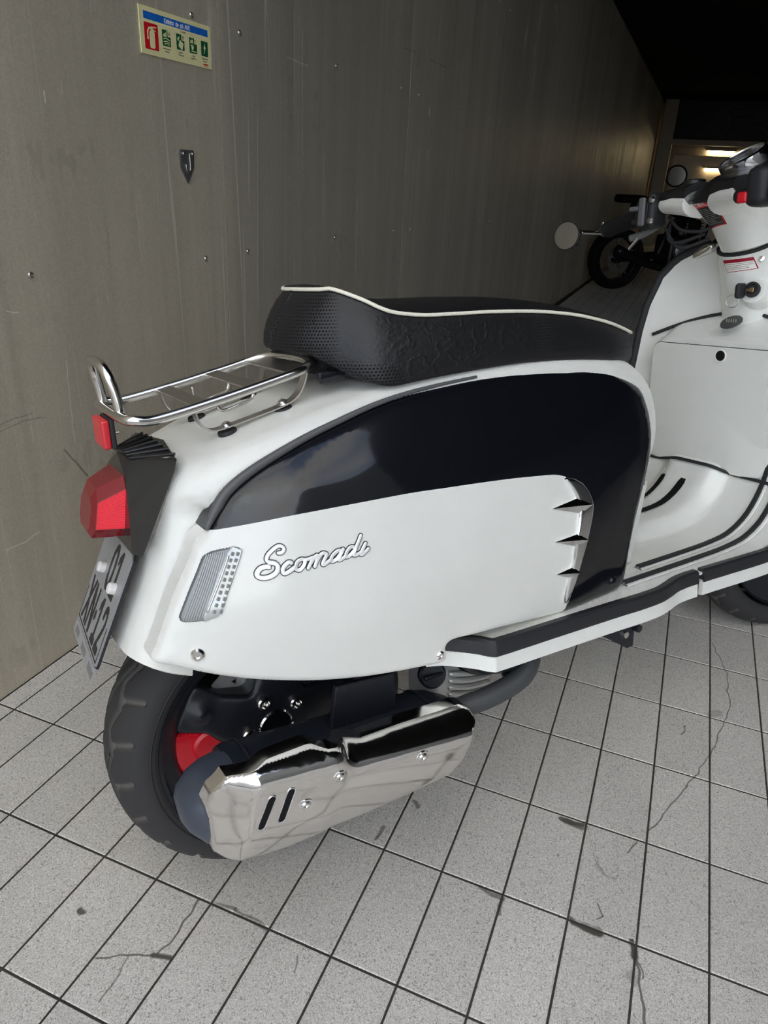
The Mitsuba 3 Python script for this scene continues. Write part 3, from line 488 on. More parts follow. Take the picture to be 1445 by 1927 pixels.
lamp('strip_lamp_001', -0.42, -0.1, 14.885, 1.385, 1.1, 'short glowing bar standing in for the strip lamp reflection on the back door', .06)  # glowing bar added as the reflection of the strip lamp in the door glass

# ================================================================== MOTORCYCLE STANDING IN THE DARK BY THE WALL
mat('m_moto_black', (0.008, 0.008, 0.009), 0.35, spec=0.4)
mat('m_moto_tyre', (0.007, 0.007, 0.007), 0.75, spec=0.15)
mat('m_moto_metal', (0.35, 0.35, 0.34), 0.35, metal=0.9)
MB = np.eye(4); ha = math.radians(38)
MB[:3, 0] = [math.cos(ha), math.sin(ha), 0]; MB[:3, 1] = [math.sin(ha), -math.cos(ha), 0]; MB[:3, 2] = [0, 0, 1]; MB[:3, 3] = [-1.02, 6.95, 0]
def Mo(key, mesh, m, smooth=35): return add('motorcycle__' + key, mesh, m, smooth, xf=MB)
labels['motorcycle'] = {'label': 'black motorcycle standing in the dark against the panelled wall', 'category': 'motorcycle'}
def wheel_moto(cx, r, w, nm):
    tyre = Mo(nm, lathe([(r - .085, -w * .38), (r - .03, -w / 2), (r - .006, -w * .33), (r, 0), (r - .006, w * .33), (r - .03, w / 2), (r - .085, w * .38), (r - .085, -w * .38)], (cx, 0, r), (0, 1, 0), 48), 'm_moto_tyre')
    Mo(nm + '__rim', lathe([(r - .10, -.045), (r - .08, -.05), (r - .08, .05), (r - .10, .045), (r - .10, -.045)], (cx, 0, r), (0, 1, 0), 48), 'm_moto_metal' if False else 'm_moto_black')
    for k in range(5):
        a = k * 2 * math.pi / 5 + .3
        for da in (-.16, .16): Mo(nm + '__spoke', tube([(cx + .04 * math.cos(a), 0.012, r + .04 * math.sin(a)), (cx + (r - .09) * math.cos(a + da), 0.012, r + (r - .09) * math.sin(a + da))], .009, 6), 'm_moto_metal')
    Mo(nm + '__hub', lathe([(0, -.06), (.045, -.06), (.045, .06), (0, .06)], (cx, 0, r), (0, 1, 0), 20), 'm_moto_black')
    Mo(nm + '__brake_disc', lathe([(.09, .055), (.135, .055), (.135, .06), (.09, .06), (.09, .055)], (cx, 0, r), (0, 1, 0), 36), 'm_moto_metal')
wheel_moto(0.0, .312, .16, 'rear_wheel'); wheel_moto(1.42, .305, .12, 'front_wheel')
Mo('swingarm', cat([tube([(0, .09, .31), (.52, .10, .36)], .026, 8), tube([(0, -.09, .31), (.52, -.10, .36)], .026, 8)]), 'm_moto_black')
Mo('engine', cat([rbox((.36, .30, .30), .04, (.72, 0, .42)), rbox((.20, .26, .22), .03, (.80, 0, .62)), *[rbox((.22, .28, .010), .003, (.80, 0, .55 + .03 * k)) for k in range(6)]]), 'm_moto_black')
Mo('engine_cover', lathe([(0, 0), (.095, 0), (.09, .03), (.06, .045), (0, .048)], (.68, .15, .42), (0, 1, 0), 24), 'm_moto_metal')
Mo('fuel_tank', ball((.78, 0, .84), 1, (.27, .15, .12)), 'm_moto_black', True)
Mo('seat', cat([rbox((.42, .26, .09), .04, (.34, 0, .83)), rbox((.30, .20, .08), .035, (.06, 0, .90))]), 'm_moto_tyre')
for s in (-1, 1): Mo('fork_leg', tube([(1.42, .095 * s, .31), (1.17, .095 * s, .95)], .026, 10), 'm_moto_metal')
Mo('handlebar', tube(cr([(1.04, -.36, 1.02), (1.12, -.2, 1.05), (1.16, 0, 1.0), (1.12, .2, 1.05), (1.04, .36, 1.02)], 6), .014, 8), 'm_moto_black', True)
Mo('headlamp', ball((1.30, 0, .88), .10, (.8, 1, 1)), 'm_moto_metal', True)
Mo('exhaust', tube(cr([(.92, .14, .55), (.98, .17, .35), (.75, .18, .22), (.3, .18, .28), (-.12, .19, .42)], 6), np.linspace(.022, .05, 25), 12), 'm_moto_black', True)
Mo('frame', cat([tube([(1.15, 0, .93), (.6, 0, .68), (.5, 0, .36)], .03, 8), tube([(1.12, 0, .85), (.98, 0, .32), (.55, 0, .26)], .024, 8)]), 'm_moto_black')
for a, c in (((.62, .17, .60), .03), ((.55, .16, .30), .022), ((.88, .16, .45), .02)): Mo('bolt_cap', lathe([(0, 0), (c, 0), (c * .8, .02), (0, .025)], a, (0, 1, 0), 12), 'm_moto_metal')
Mo('side_stand', tube([(.5, -.12, .28), (.44, -.26, .012)], .012, 8), 'm_moto_metal')

# ================================================================== THE SCOOTER
labels['scooter'] = {'label': 'white and black classic scooter with black seat, parked on the tiled floor', 'category': 'scooter'}
# ---- rear wheel
RW = np.array([0, 0, .236])
def tyre_mesh(c, Rr, w, n=520, depth=.0075, seed=0, axis=np.array([0, 1.0, 0]), fwd=np.array([1.0, 0, 0])):
    lat = np.concatenate([np.linspace(-1, -.62, 9)[:-1], np.linspace(-.62, .62, 31), np.linspace(.62, 1, 9)[1:]])
    a = np.linspace(0, 2 * np.pi, n, endpoint=False); upv = np.cross(fwd, axis); upv = upv if upv[2] > 0 else -upv
    hw = w / 2; Lx, Aa = np.meshgrid(lat, a, indexing='xy')
    rad = Rr - .030 * np.abs(Lx) ** 2.6
    side = np.clip((np.abs(Lx) - .86) / .14, 0, 1); 
    # zigzag tread grooves
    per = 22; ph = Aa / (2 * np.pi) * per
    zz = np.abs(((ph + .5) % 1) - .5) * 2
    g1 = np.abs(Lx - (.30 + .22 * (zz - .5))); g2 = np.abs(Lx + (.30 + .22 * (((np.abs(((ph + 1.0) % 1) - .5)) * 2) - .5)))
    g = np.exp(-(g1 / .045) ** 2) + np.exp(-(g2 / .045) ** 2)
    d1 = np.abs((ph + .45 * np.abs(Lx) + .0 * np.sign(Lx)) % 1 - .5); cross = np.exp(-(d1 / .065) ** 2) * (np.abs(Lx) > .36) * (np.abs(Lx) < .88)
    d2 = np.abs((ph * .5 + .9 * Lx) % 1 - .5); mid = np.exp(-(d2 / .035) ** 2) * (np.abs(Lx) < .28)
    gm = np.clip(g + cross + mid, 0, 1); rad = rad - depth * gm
    P = []
    for i in range(n):
        ring = []
        dirv = math.cos(a[i]) * fwd + math.sin(a[i]) * upv
        for j in range(len(lat)): ring.append(c + axis * (lat[j] * hw * (1 - .04 * abs(lat[j]) ** 6)) + dirv * rad[i, j])
        for yy, rr in ((1.0, Rr - .038), (.99, Rr - .046), (.95, Rr - .053), (.935, Rr - .0535), (.90, Rr - .0575), (.85, Rr - .060)): ring.append(c + axis * (yy * hw) + dirv * rr)
        for yy, rr in ((-.85, Rr - .060), (-.93, Rr - .055), (-1.0, Rr - .045)): ring.append(c + axis * (yy * hw) + dirv * rr)
        P.append(ring)
    m = skin(P, wrap=True); 
    if m.volume < 0: m.invert()
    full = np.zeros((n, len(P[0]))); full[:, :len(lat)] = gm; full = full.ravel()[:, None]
    return m, np.array([.036, .035, .036]) * (1 - full) + np.array([.125, .118, .108]) * full  # grooves coloured lighter to imitate highlights in the tread
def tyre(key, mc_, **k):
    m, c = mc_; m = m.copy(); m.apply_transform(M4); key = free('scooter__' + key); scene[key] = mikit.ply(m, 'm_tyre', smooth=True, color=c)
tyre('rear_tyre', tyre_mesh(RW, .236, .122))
S('rear_tyre__sidewall_ring', lathe([(.188, .0600), (.190, .0612), (.192, .0602), (.188, .0600)], RW, (0, 1, 0), 64), 'm_rubber')
wheel = S('rear_wheel', lathe([(.172, .0535), (.1775, .0550), (.178, .050), (.176, .046), (.150, -.04), (.166, -.05), (.169, -.052), (.160, -.052), (.142, -.042), (.142, .024), (.150, .036), (.160, .044), (.168, .0475), (.172, .0535)], RW, (0, 1, 0), 72), 'm_black_satin')
an = [math.radians(152 + 72 * k) for k in range(5)]
sp = [Point(0, 0).buffer(.074)]
for t in an:
    c_, s_ = math.cos(t), math.sin(t)
    q = Polygon([(.05, -.044), (.10, -.031), (.149, -.040), (.149, .040), (.10, .031), (.05, .044)])
    sp.append(affinity.rotate(q, math.degrees(t), origin=(0, 0)))
face = shapely.union_all(sp).buffer(-.012).buffer(.024).buffer(-.012)
def wf(P):
    r = np.hypot(P[:, 0], P[:, 1] - .236); y = np.interp(r, [0, .05, .075, .11, .15], [.050, .050, .046, .036, .030])
    for t in an:
        y = y + .012 * np.exp(-(((P[:, 0] - .122 * math.cos(t)) ** 2 + (P[:, 1] - .236 - .122 * math.sin(t)) ** 2) / .0125 ** 2)) ** 1.0
    return y
face = affinity.translate(face, 0, .236)
S('rear_wheel__spoke_plate', patch(face, wf, .008, .045, .006), 'm_black_satin', 30)
for q in [(-.017, .287), (.034, .270), (-.044, .242), (.040, .215), (-.004, .19)]:
    S('rear_wheel__lug_bolt', lathe([(0, 0), (.0105, 0), (.0105, .008), (.0085, .0105), (.0072, .0105), (.0062, .004), (0, .004)], (q[0], .047, q[1]), (0, 1, 0), 20), 'm_stainless')
S('rear_wheel__hub_ring', lathe([(.0265, 0), (.0285, .003), (.0265, .006), (.0245, .003), (.0265, 0)], (0, .049, .240), (0, 1, 0), 40), 'm_chrome')
S('rear_wheel__hub_cap', lathe([(0, 0), (.025, 0), (.024, .005), (.0, .0065)], (0, .046, .240), (0, 1, 0), 32), 'm_black_gloss')
dp = affinity.translate(Point(0, 0).buffer(.112, 32).difference(Point(0, 0).buffer(.060, 24)), 0, .236)
for k in range(12):
    t = 2 * math.pi * k / 12; dp = dp.difference(Point(.088 * math.cos(t), .236 + .088 * math.sin(t)).buffer(.006))
S('brake_disc', patch(dp, lambda P: np.full(len(P), .012), 0, .004, .02), 'm_disc', 30)
cal = smooth_poly([(-.150, .262), (-.118, .262), (-.088, .246), (-.066, .226), (-.082, .202), (-.108, .184), (-.124, .182), (-.140, .200), (-.152, .232)], 5)
S('brake_caliper', patch(cal, lambda P: np.full(len(P), .030), .006, .05, .008), 'm_red_paint')
S('brake_caliper__piston_boss', lathe([(0, 0), (.025, 0), (.025, .004), (.021, .008), (0, .008)], (-.098, .029, .234), (0, 1, 0), 28), 'm_red_paint')
S('brake_caliper__bolt', lathe([(0, 0), (.006, 0), (.006, .004), (.004, .006), (0, .006)], (-.122, .030, .195), (0, 1, 0), 12), 'm_cap_white')
S('brake_caliper__bracket', rbox((.05, .012, .03), .004, (-.055, .024, .20)), 'm_disc')
# dark mechanicals behind the wheel: fender and underbody added to block light, transmission, engine
S('inner_fender', sheet([[(.272 * math.cos(t), y, .25 + .272 * math.sin(t)) for y in np.linspace(-.10, .10, 5)] for t in np.linspace(.5, 2.25, 18)], .004), 'm_dark', 40)
S('transmission_case', cat([rbox((.52, .09, .15), .04, (.16, -.13, .27)), lathe([(0, -.04), (.085, -.04), (.085, .04), (0, .04)], (0, -.13, .25), (0, 1, 0), 32), lathe([(0, -.045), (.10, -.045), (.10, .045), (0, .045)], (.36, -.13, .28), (0, 1, 0), 32)]), 'm_black_satin')
S('underbody_blocker', cat([rbox((.46, .22, .12), .03, (.36, 0, .40)), rbox((.34, .25, .05), .02, (.20, 0, .46))]), 'm_dark')  # filler boxes added to block light under the body
S('engine', cat([rbox((.13, .07, .075), .018, (.295, .088, .252)), rbox((.12, .12, .12), .03, (.38, .03, .30))]), 'm_engine_alu')
for k in range(5): S('engine__cooling_fin', tube(cr([(.268, .124, .276 - .0125 * k), (.305, .131, .268 - .0125 * k), (.348, .127, .259 - .0115 * k)], 4), .0048, 8), 'm_engine_alu', True)
S('engine__filler_cap', lathe([(0, 0), (.022, 0), (.022, .010), (.019, .013), (0, .013)], (.237, .118, .284), (-.3, 1, .25), 24), 'm_black_satin')
S('engine__filler_cap__grip_bar', rbox((.036, .007, .007), .003, (.233, .132, .288)), 'm_black_satin')
S('belly_pan', skin([np.stack([np.full(20, x), y0 + a_ * np.cos(np.linspace(0, 2 * np.pi, 20, endpoint=False)), z0 + b_ * np.sin(np.linspace(0, 2 * np.pi, 20, endpoint=False))], 1) for x, y0, a_, z0, b_ in ((.262, .10, .05, .318, .012), (.29, .10, .09, .308, .032), (.35, .10, .095, .302, .042), (.40, .10, .085, .305, .036), (.44, .1, .04, .312, .014))]), 'm_black_satin', 50)
S('belly_pan__drain_stub', tube([(.352, .16, .268), (.352, .178, .262)], .006, 10), 'm_black_satin')
# ---- exhaust
def oval(x, y0, z0, a_, b_, n=28, p=2.4):
    t = np.linspace(0, 2 * np.pi, n, endpoint=False); c, s = np.cos(t), np.sin(t)
    return np.stack([np.full(n, x), y0 + a_ * np.sign(c) * np.abs(c) ** (2 / p), z0 + b_ * np.sign(s) * np.abs(s) ** (2 / p)], 1)
S('muffler', skin([oval(-.114, .150, .240, .058, .057), oval(-.106, .151, .239, .062, .060), oval(-.02, .153, .232, .063, .059), oval(.06, .154, .227, .063, .057), oval(.16, .155, .222, .062, .057), oval(.215, .156, .217, .060, .054), oval(.246, .157, .213, .045, .042), oval(.262, .158, .210, .024, .024)]), 'm_black_exhaust', 50)
S('muffler__end_cap', skin([oval(-.180, .150, .243, .020, .014), oval(-.174, .152, .243, .034, .026), oval(-.158, .155, .242, .047, .044), oval(-.140, .158, .241, .055, .054), oval(-.118, .160, .240, .0595, .0585), oval(-.110, .160, .240, .0595, .0585)]), 'm_end_cap', 40)
S('muffler__seam', tube(oval(-.088, .1515, .2385, .0626, .0606), .0018, 6, True), 'm_black_exhaust')
S('muffler__header_pipe', tube(cr([(.215, .165, .225), (.25, .175, .246), (.30, .188, .257), (.355, .192, .271), (.385, .183, .290), (.395, .165, .310), (.39, .13, .325)], 8), .0168, 16), 'm_pipe', True)
S('muffler__seam', tube(oval(.195, .1560, .2195, .0617, .0563), .002, 6, True), 'm_black_exhaust')
S('muffler__hanger', patch(Polygon([(.045, .350), (.140, .340), (.142, .290), (.160, .262), (.13, .255), (-.005, .285), (-.01, .27), (.03, .255)]).buffer(.0), lambda P: .165 - .0 * P[:, 0], .002, .006, .012), 'm_black_satin')
A0, A1 = np.array([-.14, .258]), np.array([.24, .205]); AU = (A1 - A0) / np.linalg.norm(A1 - A0)
shb = PchipInterpolator([-.2, -.09, -.06, -.03, 0, .03, .0465, .059, .066, .075, .1, .2], [.13, .202, .2210, .2360, .2475, .2555, .2580, .2545, .2470, .2310, .200, .12])
def shf(P):
    d = np.asarray(P, float) - A0; t = d @ AU; h = d[:, 1] * AU[0] - d[:, 0] * AU[1]
    k = np.clip((.155 - t) / .03, 0, 1); k = k * k * (3 - 2 * k)
    return shb(h - .0165 * k * np.clip((h + .015) / .05, 0, 1)) + .003 * k - .75 * np.maximum(0, .020 - t) - .5 * np.maximum(0, t - .362)
shp = xz('shield')
S('muffler__heat_shield', patch(shp, lambda P: shf(P), .004, .022, .007), 'm_shield', 30, label='polished steel heat shield')
for i in range(2):
    ln_ = LineString(TR['slot%d' % i][:, [0, 2]])
    S('muffler__heat_shield__slot_rim', patch(ln_.buffer(.0062).difference(ln_.buffer(.0042)), shf, .0008, .004, .004, .0012), 'm_chrome')
    S('muffler__heat_shield__slot', patch(ln_.buffer(.0044), shf, 0, .003, .004, .0006), 'm_dark')
def bolt_at(key, q, fn, r=.0075, h=.004, m='m_stainless', nrm=None):
    y = float(fn(np.array([[q[0], q[2]]]))[0]); e = 2e-3
    dx = float(fn(np.array([[q[0] + e, q[2]]]))[0] - y) / e; dz = float(fn(np.array([[q[0], q[2] + e]]))[0] - y) / e
    d = np.array([-dx, 1, -dz]); d /= np.linalg.norm(d)
    c = np.array([q[0], y, q[2]]) - d * .001
    S(key, lathe([(0, 0), (r, 0), (r, h * .5), (r * .7, h), (r * .42, h), (r * .4, h * .55), (0, h * .55)], c, d, 24), m)
    return c, d
for q in TR['shbolts']:
    c, d = bolt_at('muffler__heat_shield__bolt', q, shf)
    S('muffler__heat_shield__washer', lathe([(0, 0), (.0105, 0), (.0100, .0016), (0, .0016)], c + d * .0005, d, 24), 'm_chrome')
# ---- side panel, black above and white below
pf = surf(TR['panel'], TR['panel_in'])
pan = smooth_poly(TR['panel'][:, [0, 2]], 4)
bwl = cr(TR['bw'], 5)[:, [0, 2]]
bwp = Polygon(np.vstack([[(-.5, bwl[0][1])], [bwl[0] + np.array([-.05, 0])], bwl, [bwl[-1] + np.array([-.004, -.03])], [(.3, .2)], [(-.5, .2)]])).buffer(0)
white_part = pan.intersection(bwp); black_part = pan.difference(bwp)
big = lambda g: max(getattr(g, 'geoms', [g]), key=lambda q: q.area)
S('side_panel', patch(big(white_part), pf, .010, .03, .009, roll_line=pan.boundary), 'm_white', 40)
S('side_panel__black_section', patch(big(black_part), pf, .012, .035, .009, roll_line=pan.boundary), 'm_black_gloss', 40, label='gloss black upper section')
# mirrored panel on the far side
def mirror(m):
    q = m.copy(); q.vertices[:, 1] *= -1; q.invert(); return q
S('side_panel', mirror(patch(pan, pf, .012, .035, .02)), 'm_white', 40)
S('side_panel__edge_shadow_band', tube(cr(TR['panel'][0:11] + np.array([0, -.004, .0025]), 4), np.interp(np.arange(41), [0, 5, 40], [.0030, .0068, .002]), 8), 'm_grey_trim', True)  # grey tube standing in for the shadow in the panel groove
S('side_panel__chrome_trim', patch(xz('chrome').buffer(.0008), pf, .0045, .004, .003, .0055), 'm_chrome', 50)
for i in range(3):
    t = TR['fin%d' % i]; Y = np.array([0, 1.0, 0]); tip, a_, r_, b_ = t
    S('side_panel__chrome_fin', hull([tip, tip + Y * .0025, tip + (a_ - tip) * .06 + Y * .002, tip + (b_ - tip) * .06 + Y * .002, a_ - Y * .001, b_ - Y * .001, a_ + Y * .003, b_ + Y * .003, r_ - Y * .001, r_ + Y * .0125, (a_ + b_) / 2 + Y * .0105, b_ + (b_ - a_) * .30 - Y * .001, b_ + (b_ - a_) * .30 + Y * .002]), 'm_chrome', 20)
ls = [cr(np.c_[TR['let%d' % i][:, 0], TR['let%d' % i][:, 2], np.zeros(len(TR['let%d' % i]))], 5)[:, :2] for i in range(11)]
em = strokes(ls, .0042)
thick = shapely.union_all([LineString(ls[0][int(len(ls[0]) * .45):]).buffer(.0027), LineString(ls[1]).buffer(.0024)])
em = em.union(thick)
for g in getattr(em, 'geoms', [em]):
    S('side_panel__emblem', patch(g, pf, .0012, .002, .0022, .0026), 'm_emblem', 50)
go = em.buffer(.0009)
for g in getattr(go, 'geoms', [go]): S('side_panel__emblem_outline', patch(g, pf, 0, .0006, .003, .0012), 'm_ink', False)
ind = smooth_poly(TR['indicator'][:, [0, 2]], 4)
S('side_panel__indicator', patch(ind, pf, .003, .004, .005, .0016), 'm_lens_dark', 40, label='clear indicator lens with ribs and a bright strip')
S('side_panel__indicator__reflector', patch(ind.buffer(-.0022), pf, 0, .001, .006, .0021), 'm_lens_grey', 40)
for i in range(9):
    q = cr(TR['rib%d' % i], 6) + np.array([0, .0022, 0]); S('side_panel__indicator__rib', tube(q, .0011, 6), 'm_lens_rib', True)
fr = smooth_poly(TR['ledframe'][:, [0, 2]], 3)
S('side_panel__indicator__light_strip', patch(fr, pf, .0015, .001, .004, .0038), 'm_crystal', 40)
S('side_panel__indicator__light_bar', tube(cr(TR['ledbar'], 6) + np.array([0, .0040, 0]), .0016, 8), 'm_chrome', True)
for nm, dy in (('led', .004), ('led2', .004)):
    for q in TR[nm]: S('side_panel__indicator__facet', rbox((.0042, .002, .0046), .0007, q + np.array([0, dy, 0]), R=np.array([[math.cos(.5), 0, math.sin(.5)], [0, 1, 0], [-math.sin(.5), 0, math.cos(.5)]])), 'm_facet', 20)
c, d = bolt_at('side_panel__bolt', TR['bolts'][0], pf, .0085, .006)
bolt_at('side_panel__bolt', TR['bolts'][1], pf, .0065, .004)
bolt_at('side_panel__plug', TR['bolts'][2], pf, .0085, .0045, 'm_black_gloss')
# ---- body shell: a U section swept over the top and down the tail
sp2 = cr([(.728, 0, .505), (.752, 0, .575), (.744, 0, .64), (.708, 0, .70), (.632, 0, .742), (.52, 0, .757), (.42, 0, .762), (.30, 0, .758), (.20, 0, .748), (.12, 0, .734), (.05, 0, .718), (-.02, 0, .699), (-.075, 0, .681), (-.112, 0, .667), (-.138, 0, .640), (-.150, 0, .59), (-.169, 0, .53), (-.197, 0, .47), (-.207, 0, .448)], 5)
tt = np.gradient(sp2, axis=0); tt /= np.linalg.norm(tt, axis=1, keepdims=True)
nn = np.stack([tt[:, 2], 0 * tt[:, 0], -tt[:, 0]], 1)
s_ = np.linspace(0, 1, len(sp2))
hw = np.interp(s_, [0, .1, .2, .3, .55, .66, .74, .8, .9, 1.0], [.116, .122, .126, .136, .142, .136, .124, .112, .120, .138])
rr = np.interp(s_, [0, .15, .3, .62, .74, 1.0], [.05, .045, .028, .032, .050, .060])
dd = np.interp(s_, [0, .2, .6, .78, 1.0], [.06, .08, .10, .07, .075])
rings = []
for i in range(len(sp2)):
    w, r, D = hw[i], rr[i], dd[i]; prof = [(-w - .0, D)]
    prof += [(-w, D * .5 + r * .5)]
    for t in np.linspace(0, 1, 9): a = t * math.pi / 2; prof.append((-(w - r) - r * math.cos(a), r - r * math.sin(a) + .0))
    prof += [(y, -.0035 * (1 - (y / (w - r)) ** 2)) for y in np.linspace(-(w - r), w - r, 9)[1:-1]]
    for t in np.linspace(0, 1, 9): a = t * math.pi / 2; prof.append(((w - r) + r * math.sin(a), r - r * math.cos(a)))
    prof += [(w, D * .5 + r * .5), (w, D)]
    rings.append([sp2[i] + np.array([0, y, 0]) - nn[i] * dpt for y, dpt in prof])
shell = sheet(rings, .004)
S('body_shell', shell, 'm_white', 40)
S('lower_shroud', sheet([[(x, y * .120, z) for x, y in [(b_ - .10, -1.0), (b_ - .03, -1.0), (b_ - .005, -.85), (b_, -.5), (b_, .5), (b_ - .005, .85), (b_ - .03, 1.0), (b_ - .10, 1.0)]] for b_, z in ((.736, .512), (.724, .44), (.712, .37))], .004), 'm_white', 40)
for y in (.06, .085): S('lower_shroud__groove', tube([(.738, y, .51), (.714, y, .38)], .004, 6), 'm_dark')
# ---- seat
pp = cr(TR['piping'], 4); sb = cr(TR['seatbot'], 4)
def back(c, r, z): return np.array([(.166 - math.sqrt(r * r - y * y), y, z) for y in (0, .02, .04, .055)] )
zp0, zs0 = pp[0][2], sb[0][2]
pp = np.vstack([[(.166 - .075 * math.sqrt(1 - (y / .1) ** 2), y, zp0 - .001) for y in (0, .02, .04, .055)], pp[pp[:, 1] > .062], [(.676, .075, .776), (.682, .05, .773), (.686, .0, .772)]])
sb = np.vstack([back(sb, .112, zs0), sb[sb[:, 1] > .062], [(.672, .088, .734), (.682, .06, .732), (.689, .0, .731)]])
xs = np.concatenate([.054 + .05 * np.linspace(0, 1, 16) ** 2, np.linspace(.112, .64, 46), .689 - .045 * np.linspace(1, 0, 12) ** 2])
def yz(c, x): o_ = np.argsort(c[:, 0]); return np.interp(x, c[o_, 0], c[o_, 1]), np.interp(x, c[o_, 0], c[o_, 2])
rings = []
for x in xs:
    yb, zb = yz(sb, x); xt = .0915 + (x - .054) * (.19 - .0915) / (.19 - .054) if x < .19 else x
    yt, zt = yz(pp, xt); yb = max(yb, .004); yt = max(min(yt, yb * 1.02), .0035)
    zt = max(zt, zb + .01)
    prof = [(x, yb - .004, zb - .004), (x, yb, zb + .002)]
    for t in (.2, .4, .6, .8): prof.append((x + (xt - x) * t ** 1.6, yb + (yt - yb) * t + .006 * math.sin(math.pi * t), zb + (zt - zb) * t))
    prof += [(xt, yt, zt - .002), (xt, yt * .97, zt + .003)]
    crown = float(np.interp(x, [.05, .10, .2], [.001, .004, .016]))
    top = [(xt, y, zt + .003 + crown * (1 - (y / yt) ** 2)) for y in np.linspace(yt * .96, 0, 7)[1:]]
    half = prof + top
    rings.append(half + [(q[0], -q[1], q[2]) for q in half[-2::-1]])
SI = np.linalg.inv(MS)
def seat_uvw(p):
    q = [p.x - float(ORIG[0]), p.y - float(ORIG[1]), p.z - float(ORIG[2])]
    return [sum(float(MS[k, i]) * q[k] for k in range(3)) for i in range(3)]
def dots(p):
    x, y, z = seat_uvw(p)
    s = 0.0043
    x = dr.select(x < .166, .166 - .11 * dr.atan2(.166 - x, dr.maximum(dr.abs(y), 1e-4)), x)
    r = dr.floor(z / s); ox = 0.5 * (r - 2 * dr.floor(r / 2))
    fx = (x / s + ox) - dr.floor(x / s + ox) - 0.5; fz = z / s - r - 0.5
    d = dr.sqrt(fx * fx + fz * fz)
    zone = dr.maximum(smoothstep(.115, .075, x), smoothstep(.40, .47, x) * smoothstep(.752, .770, z))
    zone = dr.maximum(zone, smoothstep(.19, .17, x) * smoothstep(.775, .760, z - .12 * (0.17 - x)) * smoothstep(.05, .07, x))
    return smoothstep(.26, .16, d) * zone
def seat_bump(p, n, uv):
    x, y, z = seat_uvw(p)
    g = mfbm(x * 260 + 3 * mnoise(x * 60, z * 60, 1.0), z * 260, y * 260, 2)
    wr = dr.abs(mfbm(x * 30 + z * 22, z * 60 - x * 26, 4.0, 3) - 0.5) * smoothstep(.12, .2, x) * smoothstep(.45, .36, x)
    return 0.35 * g + 1.2 * smoothstep(.09, 0.0, wr) * 0.3 * smoothstep(.12, .2, x) * smoothstep(.45, .36, x) - 1.5 * dots(p)
def seat_col(p, n, uv):
    return mix(mi.Color3f(0.009, 0.009, 0.0105), mi.Color3f(0.05, 0.05, 0.055), 0.0) * (1.0 - 0.75 * dots(p))
mat('m_leather', mikit.proc(seat_col), 0.45, spec=0.5, bump=mikit.proc(seat_bump, 4e-4), scale=0.0012)
S('seat', skin(rings), 'm_leather', 40, label='black leather seat with perforated bands')
S('seat__piping', tube(np.vstack([pp[:-1] + np.array([0, .0015, .001]), (pp * np.array([1, -1, 1]) + np.array([0, -.0015, .001]))[::-1][:-1]]), .0026, 8, True), 'm_piping', True, label='white piping')
S('seat__base_pan', cat([rbox((.08, .13, .03), .012, (.135, 0, .768)), rbox((.46, .2, .03), .01, (.38, 0, .765))]), 'm_dark')
S('seat__latch', cat([rbox((.03, .012, .012), .003, (.10, .075, .757)), tube([(.085, .085, .752), (.12, .085, .757)], .004, 8)]), 'm_black_satin')
# ---- luggage rack
labels_rack = 'polished tubular steel luggage rack'
rail = [(-.168, .062, .731), (-.172, .0, .731), (-.168, -.062, .731)]
loop = cr([(-.158, .083, .730), (-.13, .084, .7285), (-.06, .083, .741), (.01, .082, .756), (.055, .080, .7665), (.078, .068, .772), (.090, .04, .774), (.094, 0, .775), (.090, -.04, .774), (.078, -.068, .772), (.055, -.080, .7665), (.01, -.082, .756), (-.06, -.083, .741), (-.13, -.084, .7285), (-.158, -.083, .730), (-.166, -.06, .7305), (-.167, 0, .7305), (-.166, .06, .7305)], 6, True)
S('luggage_rack', tube(loop, .0063, 14, True), 'm_stainless', True, label=labels_rack)
for x, z in ((-.075, .738), (-.005, .753)):
    S('luggage_rack__cross_strip', rbox((.020, .160, .003), .001, (x, 0, z + .001), R=np.array([[math.cos(.21), 0, -math.sin(.21)], [0, 1, 0], [math.sin(.21), 0, math.cos(.21)]])), 'm_flat_steel')
S('luggage_rack__cross_strip', rbox((.034, .145, .003), .001, (.062, 0, .768), R=np.array([[math.cos(.21), 0, -math.sin(.21)], [0, 1, 0], [math.sin(.21), 0, math.cos(.21)]])), 'm_flat_steel')
S('luggage_rack__hoop', tube(cr([(-.163, .046, .733), (-.165, .0455, .752), (-.169, .043, .772), (-.172, .036, .783), (-.1735, .024, .789), (-.174, .0, .791), (-.1735, -.024, .789), (-.172, -.036, .783), (-.169, -.043, .772), (-.165, -.0455, .752), (-.163, -.046, .733)], 6), .0062, 14), 'm_stainless', True)
